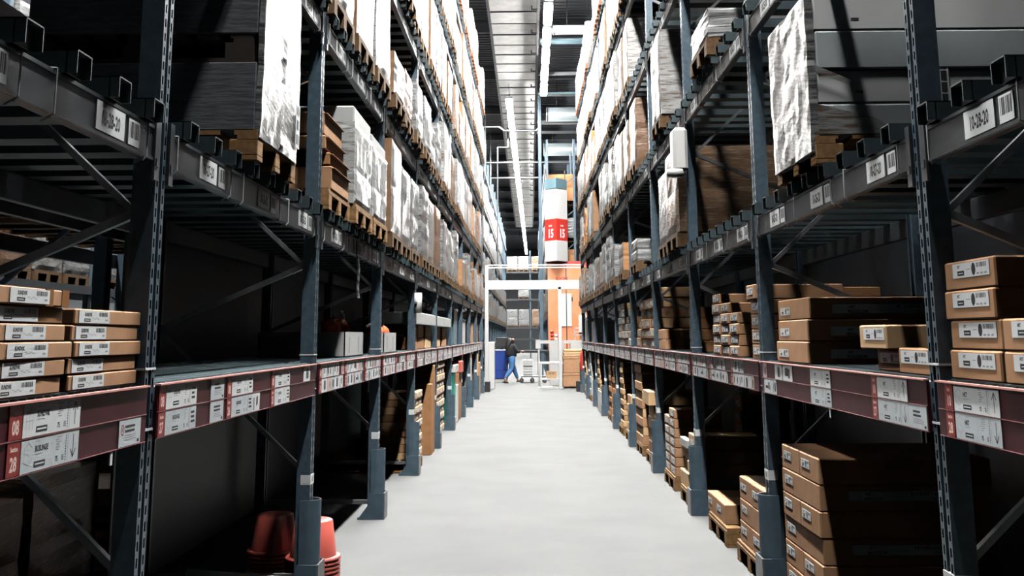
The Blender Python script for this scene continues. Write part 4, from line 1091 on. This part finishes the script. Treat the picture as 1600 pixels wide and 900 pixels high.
t = thing('blue_bin', 'dark blue cupboard with a lighter blue base standing behind the walking person', 'cupboard', (-1.02, 37.0, 0))
link('cabinet_body', MB().box(-.24, .24, -.25, .25, .42, 1.1, 0, .01).mesh('cabinet_body', M_BLUEBIN), t); link('cabinet_base', MB().box(-.235, .235, -.245, .245, .13, .42, 0, .01).mesh('cabinet_base', M_BLUEBIN), t); link('worktop', MB().box(-.27, .27, -.27, .27, 1.1, 1.13).mesh('worktop', M_WHITE), t)
link('plinth', MB().box(-.22, .22, -.2, .2, 0, .13).mesh('plinth', M_WHITE), t)
o = thing('computer_screen', 'black screen on the blue cupboard', 'screen', (-.98, 37.0, 1.13)); link('screen_panel', MB().box(-.22, .22, -.02, .02, .1, .42, 0, .01).mesh('screen_panel', M_BLACK), o); link('stand', MB().box(-.03, .03, -.03, .03, 0, .1).box(-.1, .1, -.07, .07, 0, .012).mesh('stand', M_BLACK), o)

# number tower and orange end panel
t = thing('number_tower', 'tall white three-sided tower with a red band bearing two 15 signs', 'sign', (1.0, 37.6, 0))
tri = [(-.42, .30), (0, -.22), (.42, .30)]
def seg(z0, z1, m, nm): return link(nm, MB().prism(tri, z0, z1, 'z').mesh(nm, m), t)
seg(4.3, 5.05, M_WHITE, 'white_section'); seg(5.05, 5.85, M_SIGNRED, 'red_section'); seg(5.85, 6.95, M_WHITE, 'white_section'); seg(6.98, 7.35, M_PALEBLUE, 'glazed_top')
# figures on both faces of the red band
for s in (-1, 1):
    a = math.atan2(.52, .42)
    mb = MB().text('15', 0, .12, .30, 0, -.004, .8, 'C').text('RACK', 0, .52, .06, 0, -.004, .8, 'C')
    o = link('number', mb.mesh('number', M_PAPER), t, (s * .21, .04, 5.05), s * a)
link('tower_mast', MB().box(-.36, -.33, .27, .30, 0, 7.7).box(.33, .36, .27, .30, 0, 7.7).mesh('tower_mast', M_DARK), t)
t = thing('orange_banner', 'large orange cloth banner covering the rack end below the number tower', 'panel', (0, 37.98, 0))
link('cloth', MB().box(.66, 2.1, -.02, .02, .0, 4.15).mesh('cloth', M_ORANGE), t); link('top_edge', MB().box(.66, 2.1, -.03, .03, 4.15, 4.32).mesh('top_edge', M_SIGNRED), t)
mb = MB().text('ROOMS', 0, 0, .1, 0, -.004, .9, 'C'); link('lettering', mb.mesh('lettering', M_SIGNRED), t, (1.2, -.021, 3.63))
t = thing('hanging_sign', 'blank white sign plate hanging before the orange panel', 'sign', (1.285, 37.938, 0))
link('plate', MB().box(-.25, .25, -.02, .02, 1.94, 3.13, 0, .006).mesh('plate', M_WHITE), t); link('bracket', MB().box(.25, .30, -.02, .02, 2.85, 3.0).mesh('bracket', M_DARK), t)

# display furniture at the gantry
t = thing('display_table', 'white open-framed display table standing at the foot of the gantry', 'table', (.66, 32.6, 0))
for x in (-.32, .30):
    for y in (-.28, .28): link('leg', MB().box(-.025, .025, -.025, .025, .04, .74).mesh('leg', M_WHITE), t, (x, y, 0))
link('table_top', MB().box(-.38, .36, -.32, .32, .74, .80, 0, .006).mesh('table_top', M_WHITE), t); link('shelf', MB().box(-.36, .34, -.30, .30, .26, .30).mesh('shelf', M_WHITE), t); link('base', MB().box(-.40, .38, -.34, .34, 0, .04).mesh('base', M_WHITE), t)
o = link('kraft_box', MB().box(-.16, .16, -.15, .15, 0, .22, 0, .006).mesh('kraft_box', M_KRAFTL), None, (.66, 32.6, .301)); tag(o, 'small pale box on the shelf of the white display table', 'box')
for k in range(4): link('printed_mark', MB().box(-.008, .008, -.002, 0, 0, .07).mesh('printed_mark', M_INK), o, (-.07 + .045 * k, -.151, .12))
t = thing('display_frame', 'tall white open frame behind the display table', 'frame', (.70, 33.4, 0))  # open white display frame with crossbar and sign card
for x in (-.42, .38): link('frame_post', MB().box(-.025, .025, -.025, .025, 0, 1.42).mesh('frame_post', M_WHITE), t, (x, 0, 0))
link('crossbar', MB().box(-.44, 1.05, -.03, .03, 1.36, 1.46).mesh('crossbar', M_WHITE), t); link('sign_card', MB().box(-.52, -.36, -.05, -.04, 1.2, 1.48).mesh('sign_card', M_WHITE), t); link('frame_post', MB().box(-.025, .025, -.025, .025, 0, 1.40).mesh('frame_post', M_WHITE), t, (1.02, 0, 0))
for i, (z, h_, w_, m) in enumerate(((0.05, .42, .70, M_KRAFT), (.47, .50, .66, M_KRAFT), (.97, .07, .62, M_KRAFTL), (1.04, .07, .64, M_KRAFTL), (1.11, .08, .60, M_KRAFTL))):
    o = link('big_carton', MB().box(-w_ / 2, w_ / 2, -.4, .4, 0, h_ - .004, 0, .012).mesh('big_carton', m), None, (1.36, 32.75 , z)); tag(o, 'brown carton at the gantry foot, %s of the pile beside the display table' % ROWN[i], 'carton', 'cartons at the gantry foot')
    if i < 2: link('flap_edge', MB().box(-w_ / 2 - .012, w_ / 2 + .012, -.41, .41, -.07, 0, 0, .004).mesh('flap_edge', m), o, (0, 0, h_ - .006))
o = thing('floor_skid', 'low dark skid under the pile of big cartons', 'skid', (1.36, 32.75, 0)); link('skid_board', MB().box(-.3, .3, -.35, .35, .03, .05).mesh('skid_board', M_WOOD), o); link('skid_runner', MB().box(-.25, -.18, -.35, .35, 0, .03).box(.18, .25, -.35, .35, 0, .03).mesh('skid_runner', M_WOOD), o)
t = thing('fire_extinguisher', 'red fire extinguisher with black foot near the end of rack ten', 'extinguisher', (1.62, 31.6, .42))
link('cylinder_body', MB().lathe([(0, .14), (.1, .14), (.105, .18), (.105, .62), (.07, .70), (.03, .73), (0, .73)], 18).mesh('cylinder_body', M_SIGNRED, True), t); link('foot', MB().lathe([(0, 0), (.115, 0), (.115, .15), (0, .15)], 18).mesh('foot', M_BLACK), t); link('valve', MB().box(-.05, .05, -.02, .02, .73, .80).path([(.04, 0, .78), (.1, 0, .7), (.11, 0, .5)], .012, 6).mesh('valve', M_BLACK), t); link('wall_bracket', MB().box(-.12, .12, .09, .12, -.42, .4).mesh('wall_bracket', M_BLACK), t)
t = thing('white_chair', 'small white frame chair displayed on the cartons before the orange panel', 'chair', (1.62, 34.4, 1.43))
for x in (-.14, .14):
    for y in (-.14, .14): link('leg', MB().box(-.015, .015, -.015, .015, 0, .2 if y < 0 else .44).mesh('leg', M_WHITE), t, (x, y, 0))
link('seat', MB().box(-.17, .17, -.17, .17, .19, .215).mesh('seat', M_WHITE), t); link('backrest', MB().box(-.155, .155, .125, .155, .40, .44).box(-.155, .155, .125, .155, .28, .31).mesh('backrest', M_WHITE), t)
t = thing('display_plinth', 'white plinth carrying the small white chair', 'plinth', (1.62, 34.4, 0)); link('plinth_body', MB().box(-.3, .3, -.3, .3, 0, 1.40, 0, .006).mesh('plinth_body', M_WHITE), t); link('plinth_top', MB().box(-.32, .32, -.32, .32, 1.40, 1.43).mesh('plinth_top', M_WHITE), t)
o = link('white_bag', rough_box(.3, .2, .6, 4, 3, 5, 88, .03, (), [M_WHITE], name='white_bag'), None, (1.93, 37.75, 1.74)); tag(o, 'white cloth bag hanging beside the orange panel', 'bag')
link('strap', MB().path([(-.08, .1, .6), (0, .1, .85), (.08, .1, .6)], .012, 6).mesh('strap', M_WHITE), o)
rt = random.Random(8)
for i in range(7):
    bm = bmesh.new(); bmesh.ops.create_icosphere(bm, subdivisions=3, radius=rt.uniform(.058, .064))
    o = link('cushion', MB().bm(bm).mesh('cushion', (M_SIGNRED, M_WHITE, M_SIGNRED)[i % 3], True), None, (.74 + .13 * (i % 3), 34.6 + .05 * (i // 3), 1.478 + .125 * (i // 3)))
    tag(o, '%s round cushion in the heap behind the gantry crossbar, %s from its low corner' % (('red', 'white', 'dark red')[i % 3], ORD[i]), 'cushion', 'cushion heap')
t = thing('cushion_stand', 'white stand carrying the red and white cushions', 'stand', (.86, 34.65, 0)); link('stand_body', MB().box(-.22, .22, -.2, .2, 0, 1.38, 0, .006).mesh('stand_body', M_WHITE), t); link('stand_top', MB().box(-.24, .24, -.22, .22, 1.38, 1.41).mesh('stand_top', M_WHITE), t)

# flat-bed trolley pushed by the person
CX, CY = .12, 36.45
t = thing('trolley', 'flat-bed shopping trolley with black push bar and uprights', 'trolley', (CX, CY, 0))
link('deck', MB().box(-.42, .42, -.32, .32, .20, .24, 0, .006).mesh('deck', M_GALV), t)
wm = MB().tube((0, -.018, .075), (0, .018, .075), .075, 16).mesh('wheel', M_DARK); fk = MB().box(-.02, .02, -.03, -.02, .07, .2).box(-.02, .02, .02, .03, .07, .2).mesh('fork', M_GALV)
for x in (-.42, -.05, .38):
    for y in (-.26, .26):
        ww = link('wheel', wm, t, (x, y, 0)); link('fork', fk, ww)
for x in (.16, .25): link('handle_post', MB().box(-.018, .018, -.018, .018, .24, 1.12).mesh('handle_post', M_BLACK), t, (x, 0, 0))
link('push_bar', MB().box(-.42, .62, -.03, .03, 1.02, 1.11, 0, .01).mesh('push_bar', M_BLACK), t)
link('basket_frame', MB().path([(.55, 0, 1.05), (.55, 0, .7)], .03, 8).mesh('basket_frame', M_BLACK), t)
for i, (z, h_, nm) in enumerate(((.241, .10, 'lower'), (.342, .10, 'middle'), (.443, .34, 'upper'))):
    o = link('white_parcel', MB().box(-.16, .16, -.2, .2, 0, h_ - .003, 0, .01).mesh('white_parcel', (M_WHITE, M_WHITE, M_CARTONW)[i]), None, (CX - .20, CY, z)); tag(o, '%s white parcel riding on the flat-bed trolley' % nm, 'parcel', 'parcels on the trolley')
    link('strap', MB().box(-.162, .162, -.202, .202, h_ * .3, h_ * .42).mesh('strap', M_BLACK), o)

# ------------------------------------------------------------------ person walking with the trolley
def skin_mesh(name, joints, edges, m, sub=1):
    """joints: name -> (pos, radius); grown with Skin + Subdivision and baked to a mesh"""
    names = list(joints); me = bpy.data.meshes.new(name)
    me.from_pydata([joints[n][0] for n in names], [(names.index(a), names.index(b_)) for a, b_ in edges], [])
    o = bpy.data.objects.new(name, me); COL.objects.link(o)
    o.modifiers.new('skin', 'SKIN')
    sv = me.skin_vertices[0].data
    for i, n in enumerate(names):
        r = joints[n][1]; sv[i].radius = r if isinstance(r, tuple) else (r, r); sv[i].use_root = (i == 0)
    o.modifiers.new('sub', 'SUBSURF').levels = sub
    o.modifiers['sub'].render_levels = sub
    ev = o.evaluated_get(bpy.context.evaluated_depsgraph_get())
    out = bpy.data.meshes.new_from_object(ev); out.name = name
    bpy.data.objects.remove(o)
    out.materials.clear(); out.materials.append(m)
    for p in out.polygons: p.use_smooth = True
    return out
def person():
    t = thing('person', 'person with long dark hair, black top and blue jeans pushing a flat-bed trolley', 'person', (-.66, 36.26, 0), .5)
    # facing +X; legs in mid stride
    J = {'pelvis': ((0, 0, .84), (.11, .14)), 'waist': ((.0, 0, .98), (.10, .125)), 'chest': ((.02, 0, 1.16), (.11, .15)), 'neckb': ((.02, 0, 1.31), .06), 'neck': ((.03, 0, 1.37), .045), 'head': ((.05, 0, 1.46), (.075, .075)), 'crown': ((.045, 0, 1.53), (.07, .068)), 'chin': ((.085, 0, 1.42), .035), 'nose': ((.135, 0, 1.455), .012)}
    E = [('pelvis', 'waist'), ('waist', 'chest'), ('chest', 'neckb'), ('neckb', 'neck'), ('neck', 'head'), ('head', 'crown'), ('head', 'chin'), ('head', 'nose')]
    for s, n in ((-1, 'r'), (1, 'l')):
        f = 1 if n == 'l' else -1
        J.update({'hip' + n: ((.0, s * .09, .80), .095), 'knee' + n: ((.17 if f > 0 else -.04, s * .09, .46), .062), 'calf' + n: ((.22 if f > 0 else -.16, s * .09, .32), .06), 'ank' + n: ((.31 if f > 0 else -.30, s * .09, .085 if f > 0 else .12), .038), 'toe' + n: ((.43 if f > 0 else -.19, s * .10, .05 if f > 0 else .03), .03)})
        E += [('pelvis', 'hip' + n), ('hip' + n, 'knee' + n), ('knee' + n, 'calf' + n), ('calf' + n, 'ank' + n), ('ank' + n, 'toe' + n)]
        J.update({'sho' + n: ((.02, s * .165, 1.27), .055), 'elb' + n: ((.12, s * .20, 1.06), .042), 'wri' + n: ((.32, s * .15, 1.075), .026), 'palm' + n: ((.385, s * .13, 1.085), (.028, .016))})
        E += [('chest', 'sho' + n), ('sho' + n, 'elb' + n), ('elb' + n, 'wri' + n), ('wri' + n, 'palm' + n)]
        for q in range(4):
            dy = (q - 1.5) * .019; ln = (.9, 1.05, 1.0, .8)[q]
            J['fa%d%s' % (q, n)] = ((.385 + .04 * ln, s * .13 + dy, 1.10), .0085); J['fb%d%s' % (q, n)] = ((.385 + .062 * ln, s * .13 + dy, 1.075), .008); J['fc%d%s' % (q, n)] = ((.385 + .048 * ln, s * .13 + dy, 1.05), .007)
            E += [('palm' + n, 'fa%d%s' % (q, n)), ('fa%d%s' % (q, n), 'fb%d%s' % (q, n)), ('fb%d%s' % (q, n), 'fc%d%s' % (q, n))]
        J['ta' + n] = ((.37, s * .13 - s * .035, 1.07), .01); J['tb' + n] = ((.40, s * .13 - s * .04, 1.045), .008)
        E += [('wri' + n, 'ta' + n), ('ta' + n, 'tb' + n)]
    link('body', skin_mesh('body', J, E, M_SKIN, 2), t)
    # top: torso and sleeves
    JJ = {'pelvis': ((-.005, 0, .86), (.20, .235)), 'waist': ((.0, 0, 1.0), (.19, .215)), 'chest': ((.015, 0, 1.17), (.19, .225)), 'neckb': ((.02, 0, 1.33), (.09, .095))}
    EE = [('pelvis', 'waist'), ('waist', 'chest'), ('chest', 'neckb')]
    for s, n in ((-1, 'r'), (1, 'l')):
        JJ.update({'sho' + n: ((.02, s * .17, 1.265), .095), 'elb' + n: ((.12, s * .205, 1.06), .07), 'wri' + n: ((.29, s * .157, 1.072), .05)})
        EE += [('chest', 'sho' + n), ('sho' + n, 'elb' + n), ('elb' + n, 'wri' + n)]
    link('top', skin_mesh('top', JJ, EE, M_JACKET, 2), t)
    JJ = {'waist': ((-.005, 0, .97), (.125, .15)), 'pelvis': ((-.005, 0, .86), (.14, .165))}; EE = [('waist', 'pelvis')]
    for s, n in ((-1, 'r'), (1, 'l')):
        f = 1 if n == 'l' else -1
        JJ.update({'hip' + n: ((.0, s * .092, .79), .13), 'knee' + n: ((.17 if f > 0 else -.04, s * .09, .46), .09), 'calf' + n: ((.22 if f > 0 else -.16, s * .09, .32), .08), 'ank' + n: ((.30 if f > 0 else -.285, s * .09, .13 if f > 0 else .155), .052)})
        EE += [('pelvis', 'hip' + n), ('hip' + n, 'knee' + n), ('knee' + n, 'calf' + n), ('calf' + n, 'ank' + n)]
    link('jeans', skin_mesh('jeans', JJ, EE, M_JEANS, 2), t)
    for s, f in ((-1, -1), (1, 1)):
        x0 = .28 if f > 0 else -.34
        bm = bmesh.new(); bmesh.ops.create_icosphere(bm, subdivisions=2, radius=1)
        sm = MB().bm(bm, 0, Matrix.Translation((.05, 0, .03)) @ Matrix.Diagonal((.125, .045, .04, 1))).mesh('shoe', M_BLACK, True)
        o = link('shoe', sm, t, (x0 + .03, s * .09, .012 if f < 0 else .02)); o.rotation_euler = (0, -.15 if f > 0 else .25, 0)
    # hair falling down the back
    HJ = {'top': ((.035, 0, 1.505), (.135, .13)), 'back': ((-.03, 0, 1.41), (.13, .15)), 'nape': ((-.09, 0, 1.27), (.10, .16)), 'ends': ((-.13, 0, 1.08), (.06, .13))}
    link('hair', skin_mesh('hair', HJ, [('top', 'back'), ('back', 'nape'), ('nape', 'ends')], M_HAIR, 2), t)
    eye = MB()
    for s in (-1, 1):
        bm = bmesh.new(); bmesh.ops.create_icosphere(bm, subdivisions=1, radius=.012); eye.bm(bm, 0, Matrix.Translation((.118, s * .03, 1.475)))
    link('eye', eye.mesh('eye', M_BLACK, True), t)
    link('mouth', MB().box(.108, .114, -.02, .02, 1.418, 1.424).mesh('mouth', M_SIGNRED), t)
person()
